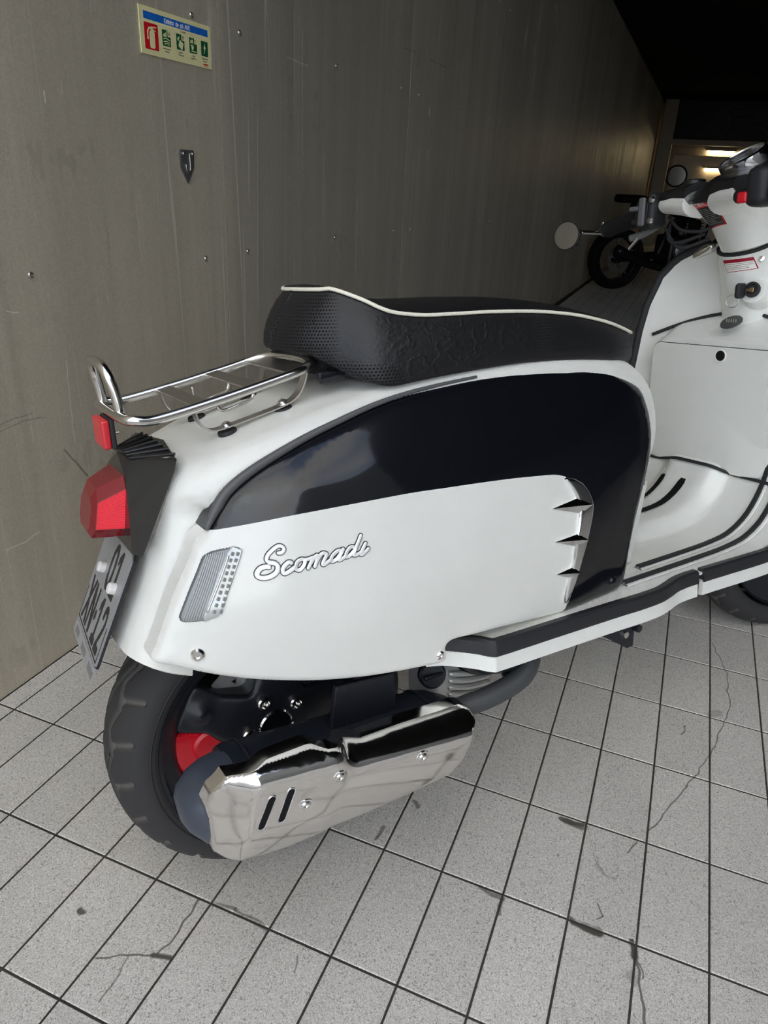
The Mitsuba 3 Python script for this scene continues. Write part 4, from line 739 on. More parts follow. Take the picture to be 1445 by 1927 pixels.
for s in (1, -1):
    st = cr([(-.083, .070 * s, .735), (-.078, .068 * s, .717), (-.064, .064 * s, .704), (-.045, .061 * s, .7035), (-.0, .060 * s, .713), (.042, .060 * s, .7235), (.060, .062 * s, .735), (.068, .066 * s, .752), (.070, .070 * s, .768)], 6)
    S('luggage_rack__foot_strap', tube(st, .0014, 8, sx=6.0, up=None) if False else skin([[p_ + np.array([0, dy, 0]) + q_ * h_ for dy, h_ in ((-.008, -.001), (.008, -.001), (.008, .001), (-.008, .001))] for p_, q_ in zip(st, np.stack([-np.gradient(st, axis=0)[:, 2], 0 * st[:, 0], np.gradient(st, axis=0)[:, 0]], 1) / np.linalg.norm(np.gradient(st, axis=0)[:, [0, 2]], axis=1)[:, None])]), 'm_flat_steel', 40)
    for x, z in ((-.037, .6985), (.042, .7185)):
        S('luggage_rack__rubber_foot', lathe([(0, 0), (.0125, 0), (.0125, .008), (.0115, .0095), (0, .0095)], (x, .060 * s, z - .008), (-.22, 0, 1), 24), 'm_rubber')
        S('luggage_rack__bolt', lathe([(0, 0), (.009, 0), (.009, .001), (.0065, .0012), (.006, .0045), (.003, .0062), (0, .0064)], (x - .0015, .060 * s, z + .0055), (-.22, 0, 1), 16), 'm_chrome')
    S('luggage_rack__wire', tube(cr([(-.045, .045 * s, .742), (-.043, .045 * s, .728), (-.034, .045 * s, .722), (-.010, .045 * s, .728), (.004, .045 * s, .734), (.007, .045 * s, .745), (.005, .045 * s, .752)], 6), .0022, 8), 'm_stainless', True)
# reflector below the rack
S('reflector', rbox((.010, .052, .036), .003, (-.178, 0, .705)), 'm_reflector', label='red rear reflector')
S('reflector__backing', rbox((.006, .054, .038), .002, (-.170, 0, .705)), 'm_rubber')
S('reflector__bracket', cat([rbox((.002, .02, .05), .0008, (-.166, 0, .711)), tube([(-.166, 0, .702), (-.158, 0, .702)], .0022, 8)]), 'm_flat_steel')
# ---- tail lamp
hz = [(-.168, .050, .652), (-.178, .054, .582), (-.180, .088, .571), (-.170, .100, .571), (-.122, .102, .669), (-.116, .094, .680), (-.158, .040, .674), (-.104, .0, .685), (-.164, .0, .678)]
hz = np.array(hz); hz = np.vstack([hz, hz * [1, -1, 1], [(-.12, .0, .60), (-.14, .075, .60), (-.14, -.075, .60)]])
S('tail_lamp', hull(hz), 'm_housing', 12, label='red tail lamp in a gloss black housing')
for k in range(-3, 4):
    y = k * .0165; S('tail_lamp__top_rib', tube([(-.157, y * .72, .6785 - .0028 * abs(k / 3) ** 2), (-.112, y * 1.5, .6855 - .0035 * abs(k / 3) ** 2)], .0020, 8), 'm_housing_top')
def trap(x, yt, yb, z0, z1, ch):
    return [(x, -yt + ch, z1), (x, yt - ch, z1), (x, yt, z1 - ch), (x, yb, z0 + ch), (x, yb - ch, z0), (x, -yb + ch, z0), (x, -yb, z0 + ch), (x, -yt, z1 - ch)]
f0 = np.array(trap(-.168, .050, .050, .578, .656, .013)); f1 = np.array(trap(-.204, .040, .040, .580, .642, .014)); f2 = np.array(trap(-.209, .031, .031, .588, .630, .010))
f0[:, 0] += -.10 * (.62 - f0[:, 2]) * .5; f1[:, 0] += -.22 * (.62 - f1[:, 2]); f2[:, 0] += -.22 * (.62 - f2[:, 2])
S('tail_lamp__lens', skin([f0, f1, f2]), 'm_red_lens_unlit', 15)
sd = [f0[2] , f0[3], f1[3], f1[2]]
e = .0012
for s in (1, -1):
    q = np.array(sd) * [1, s, 1]; nrm = np.cross(q[1] - q[0], q[3] - q[0]); nrm /= np.linalg.norm(nrm); nrm *= np.sign(nrm[1]) * s
    cq = q.mean(0); q2 = cq + (q - cq) * [.94, 1, .96]
    S('tail_lamp__side_lens', hull(np.vstack([q2 - nrm * .001, q2 + nrm * .0012])), 'm_red_lens_lit', 15)  # bright overlay imitates light passing through the lens side
    for k in range(14):
        t = (k + .5) / 14; a_ = q2[0] * (1 - t) + q2[1] * t; b_ = q2[3] * (1 - t) + q2[2] * t
        S('tail_lamp__side_lens__rib', tube([a_ + nrm * .0012, b_ + nrm * .0012], .0007, 5), 'm_red_ribs')
# ---- number plate, its rear face towards -x and sloping with the tail
pb, pa, py_ = np.array([-.2354, 0, .4312]), 1.124, -.067
pv = np.array([math.cos(pa), 0, math.sin(pa)]); pu = np.array([math.sin(py_), math.cos(py_), 0]); ph = .1404; pn = np.cross(pu, pv)
if pn[0] > 0: pn = -pn
pb = pb - pn * .014
# seen from behind, reading runs from the scooter's left (-y) to its right (+y)
plate = Polygon([(-.0886, 0), (.077, 0), (.077, ph), (.045, ph + .028), (-.057, ph + .028), (-.0886, ph)]).buffer(-.004).buffer(.004)
pflat = lambda poly, lift, h: flat(poly, pb + pn * lift, pu, pv, h) if np.cross(pu, pv) @ pn > 0 else flat(poly, pb + pn * (lift + h), pu, pv, h)
S('number_plate', pflat(plate, .012, .002), 'm_plate', False, label='light grey two-line number plate')
S('number_plate__backing', pflat(plate.buffer(.0025), .009, .003), 'm_rubber', False)
def ptext(s, h, x, y, bold=False, sx=1.0):
    t = text2d(s, h, bold); V = t.vertices; ox = (V[:, 0].min() + V[:, 0].max()) / 2
    W_ = pb + pn * .014 + (V[:, :1] - ox) * sx * pu + V[:, 1:2] * pv + pu * x + pv * y + V[:, 2:3] / .001 * .0006 * pn
    m = mk(W_, t.faces); 
    if m.volume < 0: m.invert()
    return m
S('number_plate__lettering', ptext('01', .058, .019, .078, True, sx=.66), 'm_ink', False)
S('number_plate__lettering', ptext('XN·12', .058, -.006, .010, True, sx=.58), 'm_ink', False)
fr_ = plate.buffer(-.0035).difference(plate.buffer(-.0055)).intersection(shapely.box(-.2, -.1, .2, .05))
S('number_plate__border', pflat(fr_, .014, .0004), 'm_ink', False)
S('number_plate__strip', pflat(shapely.box(-.0886, -.020, .075, -.001), .012, .002), 'm_plate_strip', False)
for x, w in ((-.06, .030), (0, .036), (.060, .036)):
    S('number_plate__strip__lettering', pflat(shapely.union_all([shapely.box(x - w / 2 + i * w / 8, -.016, x - w / 2 + i * w / 8 + w / 13, -.007) for i in range(8)]), .014, .0004), 'm_grey_print', False)
for x in (-.0355, .0464):
    c = pb + pn * .014 + pu * x + pv * .093
    S('number_plate__screw_cap', lathe([(0, 0), (.0075, 0), (.0075, .007), (.006, .009), (0, .009)], c, pn, 20), 'm_cap_white')
# ---- footboard and leg shield: one sheet, profile in x, z; outer edge follows
prof = cr([(.50, 0, .366), (.62, 0, .366), (.78, 0, .366), (.88, 0, .368), (.945, 0, .378), (1.00, 0, .410), (1.045, 0, .465), (1.075, 0, .54), (1.10, 0, .64), (1.125, 0, .76), (1.145, 0, .86), (1.15, 0, .925)], 6)[:, [0, 2]]
def half_w(z, x): 
    return float(np.interp(z, [.366, .40, .46, .54, .64, .74, .80, .86, .895, .915, .925], [.222, .224, .222, .216, .216, .217, .213, .198, .172, .135, .105]))
nrmp = np.gradient(prof, axis=0); nrmp /= np.linalg.norm(nrmp, axis=1, keepdims=True); nrmp = np.stack([-nrmp[:, 1], nrmp[:, 0]], 1)
def on_sheet(i, y, lift=0.0):
    x, z = prof[i]; k = np.clip((z - .40) / .2, 0, 1)
    tn = .030 * np.exp(-((y + .008) / .066) ** 8) * np.clip((x - .62) / .2, 0, 1) * np.clip((.495 - z) / .03, 0, 1)
    lx = -.055 * k * (abs(y) / .22) ** 2
    return np.array([x + lx, y, z]) + np.array([nrmp[i][0], 0, nrmp[i][1]]) * (lift + tn)
G = [[on_sheet(i, t * half_w(prof[i][1], prof[i][0])) for t in np.linspace(-1, 1, 61)] for i in range(len(prof))]
S('footboard', sheet(G, -.004), 'm_white', 40)
for s in (-1, 1):
    ed = [on_sheet(i, s * half_w(prof[i][1], prof[i][0]), -.002) for i in range(30, len(prof))]
    S('leg_shield_edging', tube(ed, .0085, 10), 'm_rubber', True)
    S('leg_shield_edging__end_cap', skin([tube_r for tube_r in [np.array(on_sheet(len(prof) - 3, s * .125, .0)) + r0 * np.stack([np.cos(np.linspace(0, 2 * np.pi, 14, endpoint=False)), 0 * np.arange(14), np.sin(np.linspace(0, 2 * np.pi, 14, endpoint=False))], 1) + np.array([0, dy * s, dz]) for r0, dy, dz in ((.004, -.036, .010), (.011, -.03, .009), (.0125, -.012, .003), (.0115, .008, -.006), (.005, .012, -.008))]]), 'm_stainless', True)
def strip(key, y0, i0, i1, w=.012, lift=.006, m='m_rubber', bend=None):
    rows = []
    for i in range(i0, i1):
        y = y0 if bend is None else bend(i)
        c = on_sheet(i, y, lift); rows.append([on_sheet(i, y - w / 2, .001), on_sheet(i, y - w / 2 * .8, lift), on_sheet(i, y + w / 2 * .8, lift), on_sheet(i, y + w / 2, .001)])
    S(key, sheet(rows), m, 30)
for s in (1, -1):
    strip('floor_strip_carrier', .181 * s, 5, 44, .022, .0035, 'm_white'); strip('floor_strip', .181 * s, 5, 44, .010, .008)
    strip('floor_strip_carrier', .148 * s, 8, 42, .020, .0035, 'm_white'); strip('floor_strip', .148 * s, 8, 42, .010, .008)
def slot_strip(y0, i0, i1, w=.014):
    rows = []
    for i in range(i0, i1):
        k = min(1, (i - i0 + .6) / 2.2, (i1 - i - .4) / 2.2); ww = w / 2 * math.sqrt(max(1 - (1 - k) ** 2, .05))
        rows.append([on_sheet(i, y0 - ww, .0025), on_sheet(i, y0 + ww, .0025)])
    S('tunnel_slot', sheet(rows), 'm_dark', 30)
slot_strip(-.004, 16, 33, .017); slot_strip(-.056, 16, 33, .017)
# outer white rim of the board with the black rubber edge, wider behind the joint
def board_edge(pts, key):
    p = cr([(x, y, 0) for x, y in pts], 6)
    t = np.gradient(p, axis=0); t /= np.linalg.norm(t, axis=1, keepdims=True); nrm = np.stack([-t[:, 1], t[:, 0], 0 * t[:, 0]], 1)
    nrm = nrm * np.where((nrm[:, 1:2] < 0) & (np.abs(nrm[:, 1:2]) > .2), -1, 1)
    return p, nrm
outer = [(.205, .150), (.232, .165), (.262, .196), (.277, .217), (.295, .221), (.40, .226), (.52, .232), (.58, .236), (.625, .236), (.655, .231), (.685, .224), (.715, .222), (.748, .2235), (.80, .2265), (.90, .233), (1.0, .236)]
oc = cr([(x, y, 0) for x, y in outer], 6)
tg = np.gradient(oc, axis=0); tg /= np.linalg.norm(tg, axis=1, keepdims=True); on = np.stack([-tg[:, 1], tg[:, 0], 0 * tg[:, 0]], 1)
isp = int(np.argmin(np.abs(oc[:, 0] - .748)))
def sweep(sec, a, b): return skin([[oc[i] + on[i] * o_ + np.array([0, 0, z]) for o_, z in sec] for i in range(a, b)])
zt_ = .366
white_sec = [(0, zt_ - .014), (.002, zt_ - .016), (.004, zt_ - .042), (-.002, zt_ - .044), (-.006, zt_ - .044), (-.006, zt_ - .014)]
rub_sec = [(-.012, zt_ + .001), (-.012, zt_ + .0055), (-.002, zt_ + .0065), (.002, zt_ + .003), (.0045, zt_ - .012), (.004, zt_ - .017), (-.004, zt_ - .018), (-.006, zt_ + .001)]
def sweep_closed(sec, a, b):
    m = sweep(sec, a, b); return m
for a, b in ((0, isp), (isp + 1, len(oc))):
    S('board_rim', sweep_closed(white_sec, a, b), 'm_white', 30)
    S('board_rim__rubber_edge', sweep_closed(rub_sec, a, b), 'm_board_rubber', 30)
S('board_rim', mirror(sweep_closed(white_sec, 0, len(oc))), 'm_white', 30)
bt = []
for i in range(len(oc)): bt.append([(oc[i][0], oc[i][1] - .004, zt_), (oc[i][0], min(.15, oc[i][1] - .02), zt_)])
S('runner_board', sheet(bt, .003), 'm_white', 30)
S('footrest_bracket', cat([hull([(.50, .20, .318), (.60, .20, .318), (.60, .21, .318), (.50, .21, .318), (.585, .20, .262), (.60, .20, .262), (.60, .21, .262), (.585, .21, .262)]), tube([(.598, .195, .30), (.598, .222, .30)], .007, 10)]), 'm_black_satin')
S('footrest_bracket__bolt', lathe([(0, 0), (.006, 0), (.006, .005), (0, .006)], (.575, .21, .292), (0, 1, 0), 12), 'm_stainless')
# ---- glovebox
GX = 1.045
def gring(t, n=44):
    """section of the glovebox (y, z) at depth t from rear face"""
    w, z0, z1, r = .160, .462, .742, .035
    q = rrect(-w, z0, w, z1, r).exterior; return np.array([q.interpolate(k / n, True).coords[0] for k in range(n)])
base = gring(0); gb = []
for dx, sc in ((.0, .90), (.003, .955), (.010, .985), (.022, 1.0), (.16, 1.0)):
    ctr = np.array([0, .60]); q = ctr + (base - ctr) * np.array([sc, 1 - (1 - sc) * .8])
    # lower rear face tucks forward, the top slopes up to the shield
    xx = GX + dx * (.5 if dx > .1 else 1) - np.clip((.545 - q[:, 1]) / .09, 0, 1) ** 1.6 * .016 * (1 if dx < .1 else 0) + np.clip((q[:, 1] - .715) / .03, 0, 1) * .01
    zz = q[:, 1] + (dx > .1) * np.clip((q[:, 1] - .70) / .04, 0, 1) * .045
    gb.append(np.stack([xx, q[:, 0], zz], 1))
gm = skin(gb); S('glovebox', gm, 'm_white', 40)
door = rrect(-.152, .532, .152, .722, .016)
S('glovebox__lid', flat(door, (GX - .0005, 0, 0), (0, -1, 0), (0, 0, 1), .0016) if False else hull([(GX + a_, y, z) for y, z in np.array(door.exterior.coords)[:-1] for a_ in (-.0022, .004)]), 'm_white', 15)
S('glovebox__lid_gap', hull([(GX + a_, y, z) for y, z in np.array(door.buffer(.0013).exterior.coords)[:-1] for a_ in (-.0007, .004)]), 'm_grey_trim', 15)
S('glovebox__lock_hole', lathe([(0, 0), (.0105, 0), (.0105, .0008), (0, .0008)], (GX - .0024, .014, .705), (-1, 0, 0), 24), 'm_dark')
S('glovebox__lock_rim', lathe([(.0105, 0), (.0128, 0), (.0122, .0018), (.0105, .0012), (.0105, 0)], (GX - .0022, .014, .705), (-1, 0, 0), 24), 'm_white')
S('glovebox__badge', lathe([(0, 0), (.022, 0), (.0215, .0015), (0, .0015)], (1.075, .008, .7695), (-.55, 0, .83), 28), 'm_badge')
S('glovebox__badge__lettering', cat([rbox((.0015, .012 if k == 1 else .0024, .010), .0004, (1.0736, .008 + y, .7713)) for k, y in ((0, -.010), (0, -.005), (0, 0.0), (0, .005), (0, .010))]), 'm_flat_steel')
def sheet_x(y, z): return float(np.interp(z, prof[:, 1], prof[:, 0])) - .055 * np.clip((z - .40) / .2, 0, 1) * (abs(y) / .22) ** 2
tr = []
for y in np.linspace(-.185, .185, 40): z = .787 - .056 * (abs(y) / .19) ** 1.8; tr.append((sheet_x(y, z) - .005, y, z))
S('glovebox__top_seal', tube(tr, .0035, 8), 'm_rubber', True)
lo = [on_sheet(int(round(np.interp(abs(y), [0, .2], [35.5, 36.5]))), y, .004) for y in np.linspace(-.19, .19, 40)]
S('glovebox__bottom_seal', tube(cr(lo[::3], 3), .0035, 8), 'm_rubber', True)
# ---- steering column, headset, bars (turned to the right)
CT, CB = np.array([1.105, 0, .922]), np.array([1.165, 0, .775]); ax_ = (CT - CB) / np.linalg.norm(CT - CB)
S('steering_column', lathe([(.066, -.02), (.060, .03), (.056, .08), (.055, np.linalg.norm(CT - CB) - .004), (.050, np.linalg.norm(CT - CB))], CB, ax_, 40), 'm_white', 40)
S('steering_column__top_gap', lathe([(.050, 0), (.056, 0), (.056, .006), (.050, .006), (.050, 0)], CT - ax_ * .004, ax_, 40), 'm_rubber')
S('steering_column__lock_boss', lathe([(.032, -.02), (.028, .006), (.024, .014), (.018, .016), (0, .016)], (1.100, .036, .828), (-1, .25, .3), 30), 'm_white', 40)
S('steering_column__ignition_lock', lathe([(0, 0), (.015, 0), (.015, .006), (.011, .007), (.010, .002), (0, .002)], (1.083, .040, .8335), (-1, .25, .3), 26), 'm_rubber')
S('steering_column__ignition_lock__core', rbox((.004, .008, .010), .001, (1.079, .041, .8335)), 'm_brass')
S('steering_column__screw', lathe([(0, 0), (.006, 0), (.005, .004), (0, .005)], (1.081, .052, .892), (-1, .5, .3), 14), 'm_stainless')
def decal(key, target, corners, nx, ny, m, lift=.0007, sub=None, dirv=(1, 0, 0), back=.3):
    """a thin sticker laid on a mesh: the corners' rectangle is dropped along dirv onto target"""
    c = np.array(corners, float); U_a, V_a = np.meshgrid(np.linspace(0, 1, nx), np.linspace(0, 1, ny))
    u0, v0 = (sub[0], sub[1]) if sub else (0, 0); u1, v1 = (sub[2], sub[3]) if sub else (1, 1)
    U_a = u0 + (u1 - u0) * U_a; V_a = v0 + (v1 - v0) * V_a
    P_ = (c[0] * ((1 - U_a) * (1 - V_a))[..., None] + c[1] * (U_a * (1 - V_a))[..., None] + c[2] * (U_a * V_a)[..., None] + c[3] * ((1 - U_a) * V_a)[..., None])
    d = np.array(dirv, float); d /= np.linalg.norm(d); Q = drop(target, P_.reshape(-1, 3), d, lift).reshape(ny, nx, 3)
    S(key, sheet(Q), m, 40)
def drop(target, pts, d, lift, back=.3):
    o_ = pts - d * back
    loc_, idx, _ = target.ray.intersects_location(o_, np.tile(d, (len(pts), 1)), multiple_hits=False)
    out = pts.copy(); out[idx] = loc_; return out - d * lift
def decal_text(key, target, corners, s, h, u0, v0, m, lift, dirv, bold=False, umax=.9):
    c = np.array(corners, float); W_ = np.linalg.norm(c[1] - c[0]); H_ = np.linalg.norm(c[3] - c[0])
    t = text2d(s, h, bold); V = t.vertices.copy(); f = t.faces
    top_ = V[:, 2] > .0005; keep = top_[f].all(1); f = f[keep]; sx = min(1.0, umax * W_ / V[:, 0].max())
    u_ = u0 + V[:, 0] * sx / W_; v_ = v0 - V[:, 1] / H_
    P_ = c[0] * ((1 - u_) * (1 - v_))[:, None] + c[1] * (u_ * (1 - v_))[:, None] + c[2] * (u_ * v_)[:, None] + c[3] * ((1 - u_) * v_)[:, None]
    d = np.array(dirv, float); d /= np.linalg.norm(d)
    S(key, mk(drop(target, P_, d, lift), f), m, False)
col = lathe([(.066, -.02), (.060, .03), (.056, .08), (.055, np.linalg.norm(CT - CB) - .004)], CB, ax_, 80)
sk = [(1.05, -.019, .8895), (1.05, .039, .8935), (1.05, .044, .870), (1.05, -.010, .865)]
dv = (1, .0, .12)
decal('steering_column__sticker', col, sk, 14, 6, 'm_red_print_dark', .0006, dirv=dv)
decal('steering_column__sticker__face', col, sk, 14, 5, 'm_white_print', .0010, (.025, .27, .975, .95), dirv=dv)
for k in range(4): decal('steering_column__sticker__text_line', col, sk, 8, 2, 'm_grey_print', .0013, (.06, .36 + .14 * k, .95 if k < 2 else .8, .40 + .14 * k), dirv=dv)
# headset: neck ring growing into a wide bowl, swung with the bars
dl = math.radians(20); st_ = np.array([math.cos(dl), math.sin(dl), 0]); sr_ = np.array([-math.sin(dl), math.cos(dl), 0])   # forward and right of the turned bars
def hs(f, r, z): return HC + st_ * f + sr_ * r + np.array([0, 0, z - .13 * max(0, -r - .09)])
HC = np.array([1.045, 0, .993])
def hring(f0, z, a_, b_, tilt=0.0, n=40, p=2.2, fr=1.0):
    t = np.linspace(0, 2 * np.pi, n, endpoint=False); c, s = np.cos(t), np.sin(t)
    x = a_ * np.sign(c) * np.abs(c) ** (2 / p); y = b_ * np.sign(s) * np.abs(s) ** (2 / p)
    return np.array([hs(f0 + xx, yy, z + tilt * xx) for xx, yy in zip(x, y)])
bowl = skin([hring(.056, -.068, .056, .056, .35), hring(.055, -.061, .058, .058, .35), hring(.045, -.02, .072, .070, .28), hring(.03, .008, .090, .082, .22), hring(.02, .022, .098, .086, .2)])
S('headset', bowl, 'm_white', 40)
for s in (-1, 1):
    S('headset__arm', skin([np.array([hs(-.045 - .012 * k + c_ * a_, s * y, .004 + .004 * k + d_ * b_) for c_, d_ in zip(np.cos(np.linspace(0, 2 * np.pi, 20, endpoint=False)), np.sin(np.linspace(0, 2 * np.pi, 20, endpoint=False)))]) for y, a_, b_, k in ((.04, .04, .026, 0), (.075, .034, .022, 1), (.115, .022, .017, 2))]), 'm_white', 40)
S('headset__top_cover', skin([hring(.02, .0225, .099, .087, .2), hring(.02, .030, .100, .088, .2), hring(.022, .050, .085, .068, .22), hring(.026, .066, .06, .05, .25), hring(.028, .070, .03, .03, .25)]), 'm_housing_top', 50)
for s in (-1, 1):
    S('headset__top_cover__arm_cover', skin([np.array([hs(-.043 - .012 * k + c_ * a_, s * y, .022 + .002 * k + d_ * b_) for c_, d_ in zip(np.cos(np.linspace(0, 2 * np.pi, 16, endpoint=False)), np.sin(np.linspace(0, 2 * np.pi, 16, endpoint=False)))]) for y, a_, b_, k in ((.04, .04, .024, 0), (.075, .033, .018, 1), (.118, .024, .015, 2))]), 'm_housing_top', 40)
sc = hs(.012, 0, .078); sd_ = np.array([-.50, 0, .86]); sd_ = st_ * sd_[0] + np.array([0, 0, sd_[2]])
S('speedometer', lathe([(.038, -.022), (.043, -.012), (.045, .004), (.0445, .010), (.040, .0125), (.038, .009), (.038, .004), (0, .004)], sc, sd_, 40), 'm_chrome', 40, label='round dial in a chrome ring')
scene['m_dial'] = {'type': 'twosided', 'bsdf': {'type': 'principled', 'base_color': rgb(.05, .05, .05), 'roughness': .3}}
S('speedometer__dial', lathe([(0, 0), (.038, 0), (.038, .001), (0, .001)], sc + sd_ * .0042, sd_, 36), 'm_dial')
for k in range(20):
    a = 2 * math.pi * k / 20; R_a = frame_z(sd_); p0 = sc + sd_ * .0056 + R_a @ np.array([.029 * math.cos(a), .029 * math.sin(a), 0]); p1 = sc + sd_ * .0056 + R_a @ np.array([.036 * math.cos(a), .036 * math.sin(a), 0])
    S('speedometer__tick', tube([p0, p1], .0008, 4), 'm_white_print')
S('speedometer__glass', lathe([(0, .0135), (.020, .0128), (.040, .0105)], sc, sd_, 36), 'm_clear')
wc = [(.97, -.050, 1.003), (.97, .000, 1.003), (.97, .018, .9605), (.97, -.020, .9565)]
wc = [(.97, -.043, 1.000), (.97, .014, 1.003), (.97, .003, .957), (.97, -.058, .951)]
dw = (1, .30, 0)
decal('headset__warning_label', bowl, wc, 14, 12, 'm_ink', .0006, dirv=dw)
decal('headset__warning_label__red_header', bowl, wc, 14, 5, 'm_red_print', .0011, (0, 0, 1, .28), dirv=dw)
decal('headset__warning_label__red_border', bowl, wc, 4, 8, 'm_red_print', .0011, (.955, .28, 1, 1), dirv=dw)
decal('headset__warning_label__red_border', bowl, wc, 14, 3, 'm_red_print', .0011, (0, .965, 1, 1), dirv=dw)
decal_text('headset__warning_label__lettering', bowl, wc, 'WARNING', .0070, .24, .24, 'm_white_print', .0016, dw, True, .70)
decal_text('headset__warning_label__symbol', bowl, wc, '⚠' if False else 'A', .0075, .06, .25, 'm_white_print', .0016, dw, False, .12)
for k, wd in enumerate((.5, .82, .86, .80, .88, .72, .84, .55, .6, .86)):
    decal('headset__warning_label__text_line', bowl, wc, 10, 2, 'm_grey_print', .0012, (.08, .335 + .060 * k, .08 + wd * .98, .357 + .060 * k), dirv=dw)
# left bar: grip, switch gear, lever, bar end mirror
gz = .004
def bar(r0, r1, pts, m, key, n=24, **kw): S(key, lathe([(a_, h) for a_, h in pts], hs(-.085, 0, gz + .012), -sr_ - np.array([0, 0, .13]), n), m, 40, **kw)
gprof = [(.0, .178), (.0165, .178), (.0190, .182), (.0190, .188)]
for k in range(12): gprof += [(.0180, .190 + k * .0105), (.0180, .196 + k * .0105), (.0170, .1975 + k * .0105), (.0170, .199 + k * .0105)]
gprof += [(.0190, .322), (.0190, .330), (.0160, .333), (0, .333)]
bar(0, 0, gprof, 'm_grip', 'hand_grip')
S('bar_end', lathe([(0, 0), (.014, 0), (.0145, .014), (.012, .022), (0, .024)], hs(-.085, -.333, gz), -sr_ - np.array([0, 0, .13]), 20), 'm_housing')
S('bar_end__bolt', lathe([(0, 0), (.004, 0), (.004, .005), (0, .006)], hs(-.090, -.345, gz + .013), (0, 0, 1), 12), 'm_stainless')
S('switch_gear', cat([rbox((.050, .044, .060), .014, hs(-.088, -.155, gz - .002)), rbox((.046, .018, .070), .010, hs(-.086, -.128, gz))]), 'm_switch')
S('switch_gear__grey_band', rbox((.008, .016, .056), .004, hs(-.113, -.140, gz)), 'm_switch_grey')
S('switch_gear__thumb_switch', rbox((.012, .024, .010), .004, hs(-.117, -.162, gz + .010)), 'm_switch_grey')
S('switch_gear__button', rbox((.010, .020, .012), .003, hs(-.114, -.158, gz - .016)), 'm_ink')
for zz in (.018, -.022): S('switch_gear__clamp_bolt', lathe([(0, 0), (.006, 0), (.006, .006), (.003, .007), (0, .007)], hs(-.106, -.112, gz + zz), -st_, 12), 'm_stainless')
S('brake_lever', tube(cr([hs(-.060, -.14, gz - .02), hs(-.085, -.175, gz - .038), hs(-.10, -.20, gz - .042)], 6), .008, 10), 'm_switch_grey', True)
S('lever_spring', tube([hs(-.095, -.175, gz - .045) + np.array([math.cos(t * 9) * .003, 0, math.sin(t * 9) * .003]) + (sr_ * -.036 + np.array([0, 0, -.022])) * t / 7 for t in np.linspace(0, 7, 90)], .0011, 5), 'm_flat_steel', True)
S('reservoir', cat([lathe([(0, 0), (.022, 0), (.022, .026), (.020, .028), (0, .028)], hs(-.02, -.105, .030), (0, 0, 1), 24), rbox((.03, .02, .02), .006, hs(-.03, -.12, .022))]), 'm_housing_top')
for p_ in ([(-.05, -.13, -.02), (-.06, -.115, -.055), (-.05, -.09, -.065), (-.02, -.05, -.05)], [(-.06, -.12, -.01), (-.055, -.085, -.04), (-.03, -.05, -.045), (.0, -.03, -.03)], [(-.06, -.13, -.03), (-.05, -.09, -.075), (-.01, -.05, -.06)]):
    S('control_cable', tube(cr([hs(*q) for q in p_], 6), .0035, 8), 'm_rubber', True)
mc = np.array([.975, -.368, .952]); mw = MS @ mc + ORIG; vd = (mw - CAM) / np.linalg.norm(mw - CAM); tg_ = np.array([-1.345, -.5, 1.1]) - mw; md = MS.T @ (tg_ / np.linalg.norm(tg_) - vd); md /= np.linalg.norm(md)
S('bar_end_mirror', lathe([(0, -.010), (.024, -.010), (.031, -.003), (.0325, .003), (.031, .005), (.0295, .004), (0, .004)], mc, md, 40), 'm_rubber', 40, label='round bar end mirror')
S('bar_end_mirror__glass', lathe([(0, 0), (.0295, 0), (.0295, .001), (0, .001)], mc + md * .0042, md, 40), 'm_mirror', 30)
S('bar_end_mirror__stem', tube([hs(-.088, -.345, gz - .006), mc - md * .008 + np.array([.02, .02, .008])], .0045, 10), 'm_chrome', True)
S('bar_end_mirror__ball_joint', ball(mc - md * .012 + np.array([.012, .012, -.012]), .010), 'm_rubber', True)
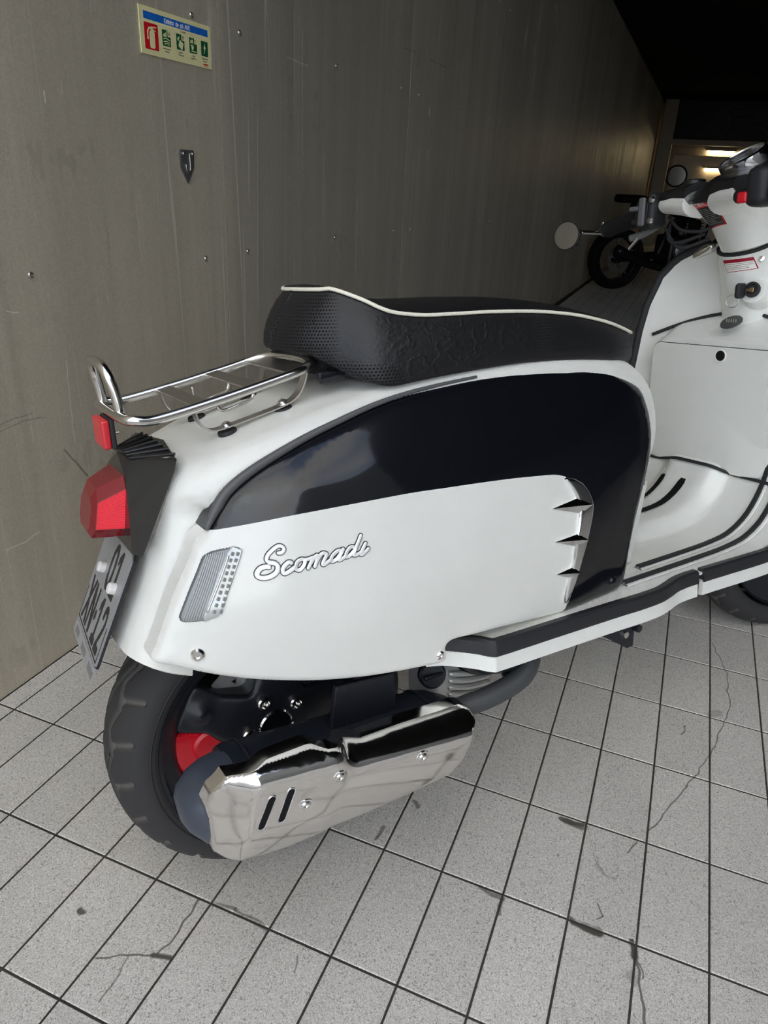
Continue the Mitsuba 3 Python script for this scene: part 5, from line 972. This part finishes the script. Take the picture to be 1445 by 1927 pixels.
# right switch gear at the frame's edge
S('switch_gear', cat([rbox((.050, .040, .064), .014, hs(-.088, .192, gz + .010)), tube([hs(-.085, .13, gz), hs(-.085, .33, gz)], .012, 16)]), 'm_switch')
S('switch_gear_001__red_button', rbox((.012, .018, .018), .004, hs(-.114, .180, gz - .006)), 'm_red_print')
# front wheel and fork, turned with the bars
FC = np.array([1.395, .01, .236]); fz = np.array([0, 0, 1.0])
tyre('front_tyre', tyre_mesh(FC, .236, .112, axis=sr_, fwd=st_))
S('front_wheel', lathe([(.163, .046), (.169, .052), (.169, .047), (.150, .034), (.13, .02), (.05, .03), (0, .03), (0, -.03), (.05, -.03), (.13, -.02), (.150, -.034), (.169, -.047), (.169, -.052), (.163, -.046)], FC, sr_, 48), 'm_black_satin')
S('front_fork', cat([tube([FC + sr_ * .07 * s, FC + sr_ * .07 * s + np.array([-.11, 0, .26])], .018, 10) for s in (-1, 1)]), 'm_black_satin')
S('front_mudguard', sheet([[FC + st_ * (.275 * math.cos(t)) + np.array([0, 0, .275 * math.sin(t)]) + sr_ * y for y in np.linspace(-.085, .085, 7)] for t in np.linspace(.3, 2.2, 16)], .004), 'm_white', 40)
S('side_stand', tube([(.50, -.12, .30), (.46, -.235, .020)], .010, 10), 'm_black_satin')
S('side_stand__foot', rbox((.05, .03, .008), .003, (.46, -.240, .012)), 'm_black_satin')
# ---- key in the lock: its own thing
def K(key, mesh, m): return add('ignition_key__' + key, mesh, m, 35, xf=M4)
labels['ignition_key'] = {'label': 'black-headed key with a wire ring, hanging in the ignition lock of the scooter', 'category': 'key'}
K('head', rbox((.012, .026, .030), .006, (1.070, .022, .832), R=frame_z((0, .0, 1))), 'm_rubber')
K('blade', rbox((.004, .022, .006), .001, (1.076, .036, .833)), 'm_brass')
rg = [np.array([1.066, .010, .812]) + .0125 * np.array([.25 * math.cos(t), math.cos(t), math.sin(t)]) for t in np.linspace(0, 2 * np.pi, 28, endpoint=False)]
K('ring', tube(rg, .0009, 6, True), 'm_flat_steel')
